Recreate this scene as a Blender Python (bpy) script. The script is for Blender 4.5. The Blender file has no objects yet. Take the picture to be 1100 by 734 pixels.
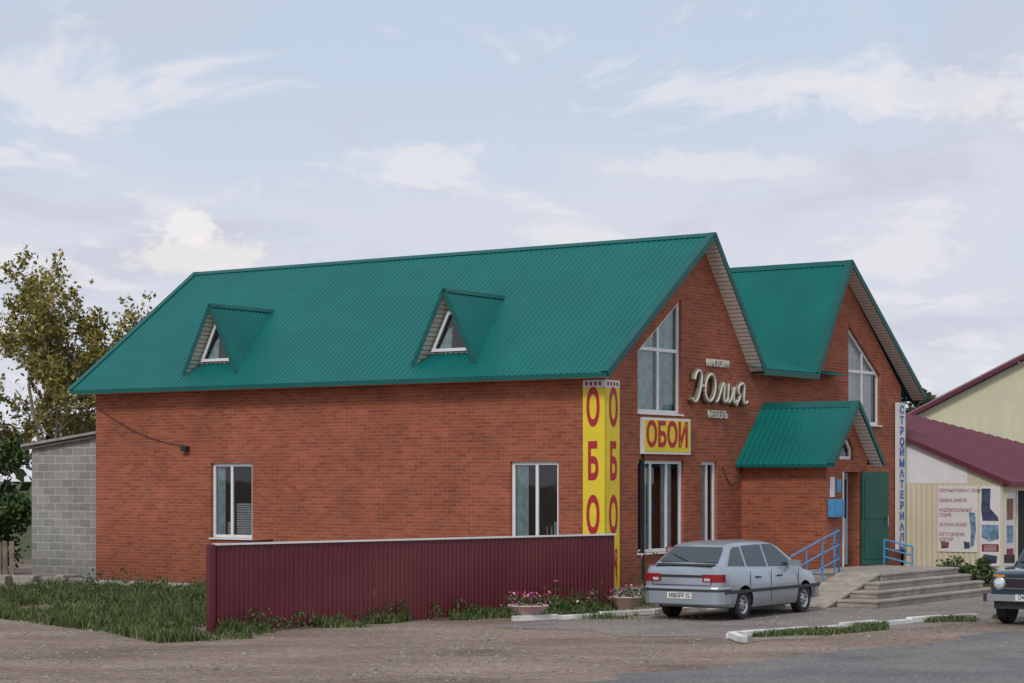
import bpy, bmesh, math, random
from mathutils import Vector, Matrix, noise
random.seed(7)
sc = bpy.context.scene
sc.view_settings.view_transform='Standard'; sc.view_settings.look='None'; sc.view_settings.exposure=0
H=2.6; F=2240.0; HZ=515.0
ANG=math.atan2(.823,.568)
U=Vector((-math.sin(ANG),math.cos(ANG),0)); V=Vector((math.cos(ANG),math.sin(ANG),0))
C0=Vector((1.905,43.1,0))
def W(s,t,z=0): return C0+V*s+U*t+Vector((0,0,z))
def link(o):
    sc.collection.objects.link(o); return o
def empty(name,loc=(0,0,0),rz=0):
    e=bpy.data.objects.new(name,None); e.empty_display_size=.3
    e.location=loc; e.rotation_euler=(0,0,rz); return link(e)
# ---------------- materials
def mat(name):
    m=bpy.data.materials.new(name); m.use_nodes=True
    nt=m.node_tree; b=nt.nodes['Principled BSDF']; return m,nt,b
def N(nt,t,**k):
    n=nt.nodes.new(t)
    for a,v in k.items(): setattr(n,a,v)
    return n
def simple(name,col,rough=.6,metal=0,var=.15,scale=3.0,bump=0,bscale=40,spec=.5,coat=0,dirt=None,dirtamt=0,grain=0,gscale=60):
    m,nt,b=mat(name)
    b.inputs['Roughness'].default_value=rough; b.inputs['Metallic'].default_value=metal
    b.inputs['Specular IOR Level'].default_value=spec; b.inputs['Coat Weight'].default_value=coat
    tc=N(nt,'ShaderNodeTexCoord'); no=N(nt,'ShaderNodeTexNoise'); no.inputs['Scale'].default_value=scale; no.inputs['Detail'].default_value=4
    nt.links.new(tc.outputs['Object'],no.inputs['Vector'])
    r=N(nt,'ShaderNodeValToRGB'); nt.links.new(no.outputs['Fac'],r.inputs['Fac'])
    c=Vector(col)
    lo=c*(1-var); hi=c*(1+var)
    r.color_ramp.elements[0].position=.3; r.color_ramp.elements[1].position=.7
    r.color_ramp.elements[0].color=(*lo,1); r.color_ramp.elements[1].color=(*[min(1,x) for x in hi],1)
    out=r.outputs['Color']
    if dirt:
        n2=N(nt,'ShaderNodeTexNoise'); n2.inputs['Scale'].default_value=scale*.35; n2.inputs['Detail'].default_value=6
        nt.links.new(tc.outputs['Object'],n2.inputs['Vector'])
        r2=N(nt,'ShaderNodeMapRange'); r2.inputs[1].default_value=.45; r2.inputs[2].default_value=.75; r2.inputs[4].default_value=dirtamt
        nt.links.new(n2.outputs['Fac'],r2.inputs[0])
        mx=N(nt,'ShaderNodeMix',data_type='RGBA'); nt.links.new(r2.outputs[0],mx.inputs[0]); nt.links.new(out,mx.inputs[6]); mx.inputs[7].default_value=(*dirt,1)
        out=mx.outputs[2]
    if grain:
        n4=N(nt,'ShaderNodeTexNoise'); n4.inputs['Scale'].default_value=gscale; n4.inputs['Detail'].default_value=3; n4.inputs['Roughness'].default_value=.7
        nt.links.new(tc.outputs['Object'],n4.inputs['Vector'])
        r4=N(nt,'ShaderNodeMapRange'); r4.inputs[1].default_value=.35; r4.inputs[2].default_value=.65; r4.inputs[3].default_value=1-grain; r4.inputs[4].default_value=1+grain
        nt.links.new(n4.outputs['Fac'],r4.inputs[0])
        mg=N(nt,'ShaderNodeMix',data_type='RGBA',blend_type='MULTIPLY'); mg.inputs[0].default_value=1; nt.links.new(out,mg.inputs[6]); nt.links.new(r4.outputs[0],mg.inputs[7]); out=mg.outputs[2]
    nt.links.new(out,b.inputs['Base Color'])
    if bump:
        n3=N(nt,'ShaderNodeTexNoise'); n3.inputs['Scale'].default_value=bscale; n3.inputs['Detail'].default_value=3
        nt.links.new(tc.outputs['Object'],n3.inputs['Vector'])
        bp=N(nt,'ShaderNodeBump'); bp.inputs['Strength'].default_value=bump; bp.inputs['Distance'].default_value=.02
        nt.links.new(n3.outputs['Fac'],bp.inputs['Height']); nt.links.new(bp.outputs[0],b.inputs['Normal'])
    return m
def brickmat(name,c1,c2,mortar,bw,rh,ms,stain=.3,bias=0.0,pale=.45):
    m,nt,b=mat(name); b.inputs['Roughness'].default_value=.85; b.inputs['Specular IOR Level'].default_value=.3
    uv=N(nt,'ShaderNodeUVMap'); br=N(nt,'ShaderNodeTexBrick')
    nt.links.new(uv.outputs[0],br.inputs['Vector'])
    br.inputs['Scale'].default_value=1; br.inputs['Brick Width'].default_value=bw; br.inputs['Row Height'].default_value=rh
    br.inputs['Mortar Size'].default_value=ms; br.inputs['Mortar Smooth'].default_value=.3; br.inputs['Bias'].default_value=bias
    br.inputs['Color1'].default_value=(*c1,1); br.inputs['Color2'].default_value=(*c2,1); br.inputs['Mortar'].default_value=(*mortar,1)
    n1=N(nt,'ShaderNodeTexNoise'); n1.inputs['Scale'].default_value=.7; n1.inputs['Detail'].default_value=6; n1.inputs['Roughness'].default_value=.7
    nt.links.new(uv.outputs[0],n1.inputs['Vector'])
    mr=N(nt,'ShaderNodeMapRange'); mr.inputs[1].default_value=.3; mr.inputs[2].default_value=.7; mr.inputs[3].default_value=1-stain; mr.inputs[4].default_value=1+stain*.7
    nt.links.new(n1.outputs['Fac'],mr.inputs[0])
    mx=N(nt,'ShaderNodeMix',data_type='RGBA',blend_type='MULTIPLY'); mx.inputs[0].default_value=1
    nt.links.new(br.outputs['Color'],mx.inputs[6]); nt.links.new(mr.outputs[0],mx.inputs[7])
    # individual darker and paler bricks: long thin noise roughly brick sized
    mp=N(nt,'ShaderNodeMapping'); mp.inputs['Scale'].default_value=(4,13,1); nt.links.new(uv.outputs[0],mp.inputs[0])
    n2=N(nt,'ShaderNodeTexNoise'); n2.inputs['Scale'].default_value=1.0; n2.inputs['Detail'].default_value=3; n2.inputs['Roughness'].default_value=.7; nt.links.new(mp.outputs[0],n2.inputs['Vector'])
    m2=N(nt,'ShaderNodeMapRange'); m2.inputs[1].default_value=.54; m2.inputs[2].default_value=.78; m2.inputs[4].default_value=pale
    nt.links.new(n2.outputs['Fac'],m2.inputs[0])
    mx2=N(nt,'ShaderNodeMix',data_type='RGBA'); nt.links.new(m2.outputs[0],mx2.inputs[0]); nt.links.new(mx.outputs[2],mx2.inputs[6]); mx2.inputs[7].default_value=(*mortar,1)
    m4=N(nt,'ShaderNodeMapRange'); m4.inputs[1].default_value=.25; m4.inputs[2].default_value=.46; m4.inputs[3].default_value=.68; m4.inputs[4].default_value=1
    nt.links.new(n2.outputs['Fac'],m4.inputs[0])
    mx4=N(nt,'ShaderNodeMix',data_type='RGBA',blend_type='MULTIPLY'); mx4.inputs[0].default_value=1; nt.links.new(mx2.outputs[2],mx4.inputs[6]); nt.links.new(m4.outputs[0],mx4.inputs[7])
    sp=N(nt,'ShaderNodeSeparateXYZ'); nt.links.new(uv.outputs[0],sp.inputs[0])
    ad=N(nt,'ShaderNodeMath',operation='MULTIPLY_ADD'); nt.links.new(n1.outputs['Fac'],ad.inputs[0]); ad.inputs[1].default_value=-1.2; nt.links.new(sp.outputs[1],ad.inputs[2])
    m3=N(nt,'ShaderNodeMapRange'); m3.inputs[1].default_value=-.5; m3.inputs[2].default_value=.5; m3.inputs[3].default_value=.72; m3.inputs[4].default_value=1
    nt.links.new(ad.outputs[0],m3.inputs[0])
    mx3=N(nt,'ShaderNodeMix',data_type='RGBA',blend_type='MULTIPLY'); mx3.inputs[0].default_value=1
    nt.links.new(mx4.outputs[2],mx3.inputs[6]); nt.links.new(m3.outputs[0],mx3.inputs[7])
    nt.links.new(mx3.outputs[2],b.inputs['Base Color'])
    bp=N(nt,'ShaderNodeBump'); bp.inputs['Strength'].default_value=.5; bp.inputs['Distance'].default_value=.006; bp.invert=True
    nt.links.new(br.outputs['Fac'],bp.inputs['Height']); nt.links.new(bp.outputs[0],b.inputs['Normal'])
    return m
def stripes(name,col,gap,period,frac=.2,rough=.6):
    m,nt,b=mat(name); b.inputs['Roughness'].default_value=rough
    uv=N(nt,'ShaderNodeUVMap'); sp=N(nt,'ShaderNodeSeparateXYZ'); nt.links.new(uv.outputs[0],sp.inputs[0])
    d=N(nt,'ShaderNodeMath',operation='DIVIDE'); d.inputs[1].default_value=period; nt.links.new(sp.outputs[0],d.inputs[0])
    f=N(nt,'ShaderNodeMath',operation='FRACT'); nt.links.new(d.outputs[0],f.inputs[0])
    l=N(nt,'ShaderNodeMath',operation='LESS_THAN'); l.inputs[1].default_value=frac; nt.links.new(f.outputs[0],l.inputs[0])
    mx=N(nt,'ShaderNodeMix',data_type='RGBA'); nt.links.new(l.outputs[0],mx.inputs[0]); mx.inputs[6].default_value=(*col,1); mx.inputs[7].default_value=(*gap,1)
    nt.links.new(mx.outputs[2],b.inputs['Base Color']); return m
def glassmat(name,tint=(.9,.95,.95),base=.05):
    m=bpy.data.materials.new(name); m.use_nodes=True; nt=m.node_tree; nt.nodes.clear()
    o=N(nt,'ShaderNodeOutputMaterial'); t=N(nt,'ShaderNodeBsdfTransparent'); t.inputs[0].default_value=(*tint,1)
    g=N(nt,'ShaderNodeBsdfGlossy'); g.inputs['Roughness'].default_value=.02
    fr=N(nt,'ShaderNodeFresnel'); fr.inputs[0].default_value=1.5
    a=N(nt,'ShaderNodeMath',operation='ADD'); a.inputs[1].default_value=base; nt.links.new(fr.outputs[0],a.inputs[0])
    tc=N(nt,'ShaderNodeTexCoord'); no=N(nt,'ShaderNodeTexNoise'); no.inputs['Scale'].default_value=1.2; nt.links.new(tc.outputs['Object'],no.inputs[0])
    bp=N(nt,'ShaderNodeBump'); bp.inputs['Strength'].default_value=.15; bp.inputs['Distance'].default_value=.01; nt.links.new(no.outputs['Fac'],bp.inputs['Height']); nt.links.new(bp.outputs[0],g.inputs['Normal'])
    mx=N(nt,'ShaderNodeMixShader'); nt.links.new(a.outputs[0],mx.inputs[0]); nt.links.new(t.outputs[0],mx.inputs[1]); nt.links.new(g.outputs[0],mx.inputs[2])
    nt.links.new(mx.outputs[0],o.inputs[0]); return m
def leafmat(name,cols):
    m,nt,b=mat(name); b.inputs['Roughness'].default_value=.6; b.inputs['Specular IOR Level'].default_value=.25
    g=N(nt,'ShaderNodeNewGeometry'); r=N(nt,'ShaderNodeValToRGB'); nt.links.new(g.outputs['Random Per Island'],r.inputs['Fac'])
    e=r.color_ramp.elements
    while len(e)<len(cols): e.new(.5)
    for i,c in enumerate(cols): e[i].position=i/(len(cols)-1); e[i].color=(*c,1)
    nt.links.new(r.outputs['Color'],b.inputs['Base Color']); return m

M={}
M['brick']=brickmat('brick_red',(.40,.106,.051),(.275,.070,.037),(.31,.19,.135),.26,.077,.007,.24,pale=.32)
M['block']=brickmat('concrete_block',(.33,.32,.30),(.24,.235,.22),(.46,.44,.41),.40,.20,.012,.2,pale=.3)
M['green']=simple('roof_green_paint',(.002,.138,.122),.45,0,.10,.8,spec=.22,dirt=(.008,.12,.11),dirtamt=.5)
M['greent']=simple('roof_trim_green',(.003,.100,.090),.45,0,.08,1,spec=.3)
M['soffit']=stripes('soffit_siding',(.70,.67,.61),(.28,.23,.19),.11,.22)
M['white']=simple('white_plastic',(.78,.79,.79),.4,0,.05,3)
M['glass']=glassmat('window_glass')
M['curt']=simple('curtain_pale',(.46,.60,.60),.9,0,.25,6)
M['curtw']=simple('curtain_white',(.7,.7,.68),.9,0,.15,8)
M['dark']=simple('painted_room_dark',(.02,.02,.022),.9,0,.3,2)  # near-black colour stands in for the shade of unlit rooms
M['maroon']=simple('maroon_paint',(.115,.012,.022),.42,0,.12,1.2,dirt=(.15,.04,.04),dirtamt=.5)
M['maroonroof']=simple('maroon_roof',(.13,.03,.045),.5,0,.12,.6,spec=.3)
M['cream']=simple('cream_metal',(.64,.59,.43),.55,0,.06,1)
M['yellow']=simple('banner_yellow',(.78,.60,.03),.55,0,.06,3,bump=.6,bscale=3)
M['red']=simple('letter_red',(.42,.015,.025),.5,0,.05,3)
M['blue']=simple('letter_blue',(.02,.13,.42),.5,0,.05,3)
M['bluepaint']=simple('rail_blue',(.07,.26,.5),.45,0,.1,5)
M['ltblue']=simple('box_blue',(.06,.27,.52),.45,0,.1,5)
M['creaml']=simple('letter_cream',(.62,.59,.50),.45,0,.1,5)
M['bronze']=simple('letter_bronze',(.20,.17,.11),.5,.2,.15,5)
M['conc']=simple('concrete_step',(.36,.32,.27),.9,0,.22,3,.5,50,dirt=(.20,.17,.14),dirtamt=.6,grain=.15)
M['plinth']=simple('plinth_stone',(.42,.41,.39),.85,0,.6,9,.5,30)
M['kerb']=simple('kerb_white',(.76,.75,.72),.8,0,.08,6,.4,30,dirt=(.32,.29,.26),dirtamt=.9)
M['dgreen']=simple('door_green',(.012,.085,.06),.45,0,.1,3)
M['black']=simple('black_rubber',(.018,.018,.02),.7,0,.2,8)
M['plastic']=simple('dark_plastic',(.03,.03,.033),.5,0,.1,8)
M['silver']=simple('car_silver',(.39,.44,.49),.32,.5,.04,2,coat=.5,dirt=(.28,.28,.28),dirtamt=.5)
M['niva']=simple('car_dark_blue',(.012,.035,.05),.25,.1,.05,2,coat=.8)
M['carglass']=simple('car_glass',(.03,.04,.045),.05,0,.1,2,spec=.8)
M['tail']=simple('tail_light_red',(.28,.01,.015),.2,0,.15,20,coat=.6)
M['amber']=simple('indicator_amber',(.7,.25,.02),.25,0,.1,20)
M['lamp']=simple('lamp_glass',(.7,.72,.72),.1,.3,.1,15,coat=.5)
M['alloy']=simple('wheel_alloy',(.45,.46,.47),.35,.7,.1,8)
M['plate']=simple('number_plate',(.72,.72,.70),.5,0,.06,30)
M['chrome']=simple('bumper_chrome',(.5,.5,.5),.3,.9,.05,8)
M['wood']=simple('weathered_wood',(.21,.17,.13),.9,0,.35,4,.4,20)
M['woodramp']=simple('ramp_boards',(.36,.31,.25),.9,0,.25,4,.4,30)
M['slate']=simple('shed_roof_slate',(.30,.29,.27),.9,0,.25,3)
M['bark']=simple('bark',(.16,.13,.10),.9,0,.35,6)
M['birch']=simple('bark_pale',(.27,.24,.20),.9,0,.4,5)
M['leaf_tree']=leafmat('leaves_autumn',[(.08,.09,.022),(.17,.17,.045),(.28,.24,.06),(.38,.29,.07),(.14,.15,.04)])
M['leaf_bush']=leafmat('leaves_bush',[(.025,.055,.015),(.05,.09,.025),(.07,.12,.035),(.10,.14,.045)])
M['leaf_far']=leafmat('leaves_far',[(.025,.04,.02),(.05,.07,.03),(.09,.09,.035)])
M['grass']=leafmat('grass_blades',[(.04,.075,.018),(.065,.11,.03),(.10,.145,.045),(.22,.19,.10)])
M['weed']=leafmat('weed_leaves',[(.035,.065,.02),(.06,.095,.03),(.13,.13,.05)])
M['flower']=leafmat('flower_petals',[(.55,.02,.12),(.7,.1,.3),(.75,.65,.7),(.45,.02,.05),(.35,.05,.35)])
M['pot']=simple('planter_bowl',(.50,.36,.33),.8,0,.15,5)
M['postw']=simple('poster_white',(.74,.73,.72),.6,0,.04,3,dirt=(.6,.55,.55),dirtamt=.4)
M['postd']=simple('poster_navy',(.05,.07,.13),.6,0,.5,5)
M['postb']=simple('poster_photo_blue',(.16,.27,.40),.6,0,.6,7)
M['postr']=simple('poster_photo_brown',(.24,.11,.08),.6,0,.7,8)
M['ink']=simple('ink_dark_red',(.25,.02,.04),.6,0,.05,3)
M['bluedoor']=simple('inner_door_pale',(.42,.52,.55),.5,0,.08,3)
M['stone']=simple('rubble',(.30,.27,.24),.9,0,.3,5)
M['pebble']=leafmat('pebbles',[(.15,.12,.095),(.26,.23,.195),(.36,.33,.29),(.20,.165,.14)])
M['wire']=simple('wire',(.05,.05,.05),.6)

# ---------------- mesh builder
class MB:
    def __init__(s): s.v=[];s.f=[];s.m=[];s.uv=[];s.mats=[]
    def mi(s,m):
        m=M[m] if isinstance(m,str) else m
        if m not in s.mats: s.mats.append(m)
        return s.mats.index(m)
    def face(s,pts,m,uv=None):
        i=len(s.v); s.v+= [tuple(p) for p in pts]; s.f.append(tuple(range(i,i+len(pts)))); s.m.append(s.mi(m))
        s.uv.append(uv if uv else [(p[0],p[2]) for p in pts])
    def box(s,x0,x1,y0,y1,z0,z1,m,xf=None):
        c=[(x,y,z) for z in(z0,z1) for y in(y0,y1) for x in(x0,x1)]
        if xf: c=[xf(*p) for p in c]
        i=len(s.v); s.v+=[tuple(p) for p in c]
        for q in((0,2,3,1),(4,5,7,6),(0,1,5,4),(2,6,7,3),(0,4,6,2),(1,3,7,5)):
            s.f.append(tuple(i+k for k in q)); s.m.append(s.mi(m)); s.uv.append([(c[k][0]+c[k][1],c[k][2]) for k in q])
    def prism(s,poly,ext,m):
        n=len(poly); a=[Vector(p) for p in poly]; b=[p+Vector(ext) for p in a]
        i=len(s.v); s.v+=[tuple(p) for p in a+b]; k=s.mi(m)
        fs=[tuple(range(i,i+n)),tuple(range(i+2*n-1,i+n-1,-1))]+[(i+j,i+n+j,i+n+(j+1)%n,i+(j+1)%n) for j in range(n)]
        for f in fs:
            s.f.append(f); s.m.append(k); s.uv.append([(s.v[q][0]+s.v[q][1],s.v[q][2]) for q in f])
    def tube(s,p0,p1,r0,r1,m,n=8):
        p0=Vector(p0);p1=Vector(p1); d=(p1-p0)
        if d.length<1e-6: return
        d.normalize(); a=d.orthogonal().normalized(); b=d.cross(a)
        i=len(s.v); k=s.mi(m)
        for p,r in((p0,r0),(p1,r1)):
            for j in range(n):
                t=2*math.pi*j/n; s.v.append(tuple(p+(a*math.cos(t)+b*math.sin(t))*r))
        for j in range(n):
            f=(i+j,i+(j+1)%n,i+n+(j+1)%n,i+n+j); s.f.append(f); s.m.append(k); s.uv.append([(0,0)]*4)
        s.f.append(tuple(range(i+n-1,i-1,-1))); s.m.append(k); s.uv.append([(0,0)]*n)
        s.f.append(tuple(range(i+n,i+2*n))); s.m.append(k); s.uv.append([(0,0)]*n)
    def lathe(s,prof,origin,axis,m,n=24):
        o=Vector(origin); d=Vector(axis).normalized(); a=d.orthogonal().normalized(); b=d.cross(a); k=s.mi(m); i=len(s.v)
        for r,h in prof:
            for j in range(n):
                t=2*math.pi*j/n; s.v.append(tuple(o+d*h+(a*math.cos(t)+b*math.sin(t))*max(r,1e-4)))
        for q in range(len(prof)-1):
            for j in range(n):
                f=(i+q*n+j,i+q*n+(j+1)%n,i+(q+1)*n+(j+1)%n,i+(q+1)*n+j); s.f.append(f); s.m.append(k); s.uv.append([(0,0)]*4)
    def build(s,name,parent=None,smooth=False,bevel=0,ang=35,loc=None,rz=0):
        me=bpy.data.meshes.new(name); me.from_pydata(s.v,[],s.f)
        for m in s.mats: me.materials.append(m)
        for p,k in zip(me.polygons,s.m): p.material_index=k; p.use_smooth=smooth
        ul=me.uv_layers.new(name='UVMap'); li=0
        for u in s.uv:
            for c in u: ul.data[li].uv=c; li+=1
        if smooth: me.set_sharp_from_angle(angle=math.radians(ang))
        o=bpy.data.objects.new(name,me); link(o)
        if parent: o.parent=parent
        if loc is not None: o.location=loc; o.rotation_euler=(0,0,rz)
        if bevel:
            b=o.modifiers.new('b','BEVEL'); b.width=bevel; b.segments=2; b.limit_method='ANGLE'
        return o
def wall(name,outline,holes,origin,ad,dd,m,parent,reveal=.14,rm=None):
    bm=bmesh.new(); origin=Vector(origin); ad=Vector(ad); dd=Vector(dd)
    P=lambda a,z,d=0: origin+ad*a+Vector((0,0,z))+dd*d
    es=[]
    for loop in [outline]+holes:
        vs=[bm.verts.new(P(a,z)) for a,z in loop]
        for i in range(len(vs)): es.append(bm.edges.new((vs[i],vs[(i+1)%len(vs)])))
    bmesh.ops.triangle_fill(bm,use_beauty=True,edges=es,normal=-dd)
    for h in holes:
        n=len(h)
        for i in range(n):
            a,b=h[i],h[(i+1)%n]
            bm.faces.new([bm.verts.new(p) for p in (P(*a),P(*b),P(*b,reveal),P(*a,reveal))])
    uvl=bm.loops.layers.uv.new('UVMap')
    for f in bm.faces:
        for l in f.loops:
            r=l.vert.co-origin; l[uvl].uv=(r.dot(ad)+r.dot(dd),l.vert.co.z)
    me=bpy.data.meshes.new(name); bm.to_mesh(me); bm.free(); me.materials.append(M[m])
    o=bpy.data.objects.new(name,me); link(o); o.parent=parent; return o
def inset(poly,d):
    n=len(poly); out=[]; area=sum(poly[i][0]*poly[(i+1)%n][1]-poly[(i+1)%n][0]*poly[i][1] for i in range(n)); sg=1 if area>0 else -1
    for i in range(n):
        p0=Vector(poly[i-1]);p1=Vector(poly[i]);p2=Vector(poly[(i+1)%n])
        d1=(p1-p0).normalized();d2=(p2-p1).normalized()
        n1=Vector((-d1.y,d1.x))*sg;n2=Vector((-d2.y,d2.x))*sg
        k=(n1+n2); k=k/(1+n1.dot(n2)); out.append(tuple(p1+k*d))
    return out
def zspan(poly,a):
    zs=[]; n=len(poly)
    for i in range(n):
        (a0,z0),(a1,z1)=poly[i],poly[(i+1)%n]
        if (a0-a)*(a1-a)<=0 and abs(a0-a1)>1e-6: zs.append(z0+(z1-z0)*(a-a0)/(a1-a0))
    return min(zs),max(zs)
def aspan(poly,z):
    return zspan([(q,p) for p,q in poly],z)
def window(name,poly,origin,ad,dd,parent,mull=(),trans=(),rec=.07,fw=.075,curt=None,sill=True,glass='glass',blinds=()):
    origin=Vector(origin);ad=Vector(ad);dd=Vector(dd)
    P=lambda a,z,d=0: origin+ad*a+Vector((0,0,z))+dd*d
    mb=MB(); out=inset(poly,.004); inn=inset(poly,fw); n=len(poly)
    for i in range(n):
        j=(i+1)%n
        mb.prism([P(*out[i],rec),P(*out[j],rec),P(*inn[j],rec),P(*inn[i],rec)],dd*.06,'white')
    def bar(a0,a1,z0,z1,d0=rec+.002,th=.056):
        mb.prism([P(a0,z0,d0),P(a1,z0,d0),P(a1,z1,d0),P(a0,z1,d0)],dd*th,'white')
    for a in mull:
        lo,hi=zspan(inn,a); l2,h2=zspan(inn,a+.03); l3,h3=zspan(inn,a-.03); bar(a-.035,a+.035,lo-.01,min(h2,h3)+.02)
    for t in trans:
        z,a0,a1=t if isinstance(t,tuple) else (t,None,None)
        if a0 is None: a0,a1=aspan(inn,z+.03)
        bar(a0,a1,z-.035,z+.035,rec+.005,.05)
    if sill:
        a0=min(p[0] for p in poly);a1=max(p[0] for p in poly);z=min(p[1] for p in poly)
        mb.prism([P(a0-.03,z-.035,-.05),P(a1+.03,z-.035,-.05),P(a1+.03,z-.001,-.05),P(a0-.03,z-.001,-.05)],dd*(rec+.05),'white')
    gp=[P(*p,rec+.03) for p in inn]
    nrm=(gp[1]-gp[0]).cross(gp[2]-gp[1])
    if nrm.dot(dd)>0: gp.reverse()          # pane normal must face outdoors
    mb.face(gp,glass)
    for (a0,a1,z0,z1,cm,dep) in (curt or []):
        k=max(2,int((a1-a0)/.05)); pts=[]
        for q in range(k+1):
            a=a0+(a1-a0)*q/k; dz=rec+dep+.02*math.sin(a*38)+.008*math.sin(a*91)
            pts.append((a,dz))
        for q in range(k):
            lo,hi=zspan(inn,min(max((pts[q][0]+pts[q+1][0])/2,min(p[0] for p in inn)+.01),max(p[0] for p in inn)-.01))
            zz=min(z1,hi); 
            mb.face([P(pts[q][0],z0,pts[q][1]),P(pts[q+1][0],z0,pts[q+1][1]),P(pts[q+1][0],zz,pts[q+1][1]),P(pts[q][0],zz,pts[q][1])],cm)
    for (a0,a1,z0,z1) in blinds:
        z=z0
        while z<z1:
            mb.prism([P(a0,z,rec+.10),P(a1,z,rec+.10),P(a1,z+.035,rec+.13),P(a0,z+.035,rec+.13)],(0,0,.004),'curtw'); z+=.055
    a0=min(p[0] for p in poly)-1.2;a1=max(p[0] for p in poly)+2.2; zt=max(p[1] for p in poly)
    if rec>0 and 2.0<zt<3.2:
        mb.face([P(a0,.2,1.5),P(a1,.2,1.5),P(a1,3.6,1.5),P(a0,3.6,1.5)],'dark')  # dark sheet added behind the pane, in place of room shade
    return mb.build(name,parent)
def corr(name,P0,al,length,down,L,m,parent,pitch=.145,h=.014,clips=()):
    P0=Vector(P0);al=Vector(al).normalized();down=Vector(down).normalized(); nn=al.cross(down)
    if nn.z<0: nn=-nn
    pr=[]; x=0
    while x<length:
        for fx,hh in((0,0),(.5,0),(.62,h),(.88,h)):
            xx=x+fx*pitch
            if xx<=length: pr.append((xx,hh))
        x+=pitch
    pr.append((length,0))
    bm=bmesh.new(); rows=[]
    for k in(0,1):
        rows.append([bm.verts.new(P0+al*a+nn*b+down*L*k) for a,b in pr])
    for i in range(len(pr)-1): bm.faces.new((rows[0][i],rows[1][i],rows[1][i+1],rows[0][i+1]))
    for co,no in clips:
        bmesh.ops.bisect_plane(bm,geom=bm.verts[:]+bm.edges[:]+bm.faces[:],plane_co=Vector(co),plane_no=Vector(no),clear_outer=True)
    me=bpy.data.meshes.new(name); bm.to_mesh(me); bm.free(); me.materials.append(M[m])
    o=bpy.data.objects.new(name,me); link(o); o.parent=parent; return o
def text(name,body,loc,rot,size,m,parent,sx=1,ext=.006,offset=0,shear=0,space=1,ax='CENTER',ay='CENTER'):
    c=bpy.data.curves.new(name,'FONT'); c.body=body; c.size=size; c.align_x=ax; c.align_y=ay; c.extrude=ext; c.offset=offset; c.shear=shear; c.space_line=space
    c.resolution_u=3
    c.materials.append(M[m]); o=bpy.data.objects.new(name,c); link(o); o.parent=parent; o.location=loc; o.rotation_euler=rot; o.scale=(sx,1,1); return o
RF=(math.radians(90),0,0); RS=(math.radians(90),0,math.radians(-90))

# ================= MAIN BUILDING
B=empty('brick_shop_building',C0,ANG)
E0,R1S,RZ=(-.45),4.06,8.05; EZ=4.78
sl=(RZ-EZ)/(R1S-E0)
z1=lambda s:EZ+(s-E0)*sl
LB=14.8; RW=14.81
R2S=11.05
w1=[(1.336,4.02),(3.187,4.02),(3.187,6.56),(1.336,5.32)]
w2=[(1.34,1.03),(3.30,1.03),(3.30,3.01),(1.34,3.01)]
w3=[(4.08,1.05),(4.80,1.05),(4.80,3.0),(4.08,3.0)]
w4=[(11.6,4.0),(13.5,4.0),(13.5,5.3),(11.6,6.5)]
out=[(0,0),(RW,0),(RW,z1(0)-.07),(R2S,7.95),(9.25,5.10),(6.46,5.10),(R1S,7.95),(0,z1(0)-.07)]
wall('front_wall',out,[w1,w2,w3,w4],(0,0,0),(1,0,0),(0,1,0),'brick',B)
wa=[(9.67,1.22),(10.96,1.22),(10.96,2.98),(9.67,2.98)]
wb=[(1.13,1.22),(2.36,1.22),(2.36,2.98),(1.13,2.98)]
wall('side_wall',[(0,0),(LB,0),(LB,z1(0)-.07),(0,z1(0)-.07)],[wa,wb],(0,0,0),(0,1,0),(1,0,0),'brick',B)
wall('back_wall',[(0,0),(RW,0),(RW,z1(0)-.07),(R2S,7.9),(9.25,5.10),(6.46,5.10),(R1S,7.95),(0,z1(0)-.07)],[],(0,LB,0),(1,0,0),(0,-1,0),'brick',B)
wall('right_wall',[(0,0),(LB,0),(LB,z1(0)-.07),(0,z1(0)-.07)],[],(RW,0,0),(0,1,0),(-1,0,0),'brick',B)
X=(1,0,0);Y=(0,1,0)
window('upper_window_left',w1,(0,0,0),X,Y,B,mull=(2.3,),trans=((5.4,1.42,3.11),),curt=[(1.4,2.25,4.05,9,'curt',.12),(2.4,3.15,4.05,9,'curt',.14)])
window('ground_window_left',w2,(0,0,0),X,Y,B,mull=(1.98,2.66),curt=[(1.4,1.9,1.1,2.95,'curt',.2),(2.72,3.2,1.1,2.95,'curt',.18),(2.05,2.3,1.1,2.95,'curtw',.3)])
window('narrow_window',w3,(0,0,0),X,Y,B,mull=(4.44,),curt=[(4.1,4.75,1.1,2.95,'curt',.18)])
window('upper_window_right',w4,(0,0,0),X,Y,B,mull=(12.55,),trans=((5.35,11.68,13.42),),curt=[(11.7,13.4,4.05,9,'curtw',.14)])
window('side_window_left',wa,(0,0,0),Y,X,B,mull=(10.37,),blinds=[(9.78,10.32,1.28,2.0),(10.42,10.60,1.28,1.6)],curt=[(10.66,10.90,1.28,2.9,'curt',.09)])
window('side_window_right',wb,(0,0,0),Y,X,B,mull=(1.72,),curt=[(1.22,1.36,1.28,1.7,'curt',.10),(2.0,2.28,1.28,2.9,'curt',.09),(1.45,1.6,1.28,1.6,'curtw',.2)])
mb=MB()
mb.box(-.04,3.9,-.05,-.001,0,.32,'plinth'); mb.box(-.05,-.001,-.05,LB,0,.12,'plinth')
mb.build('plinth',B)
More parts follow.
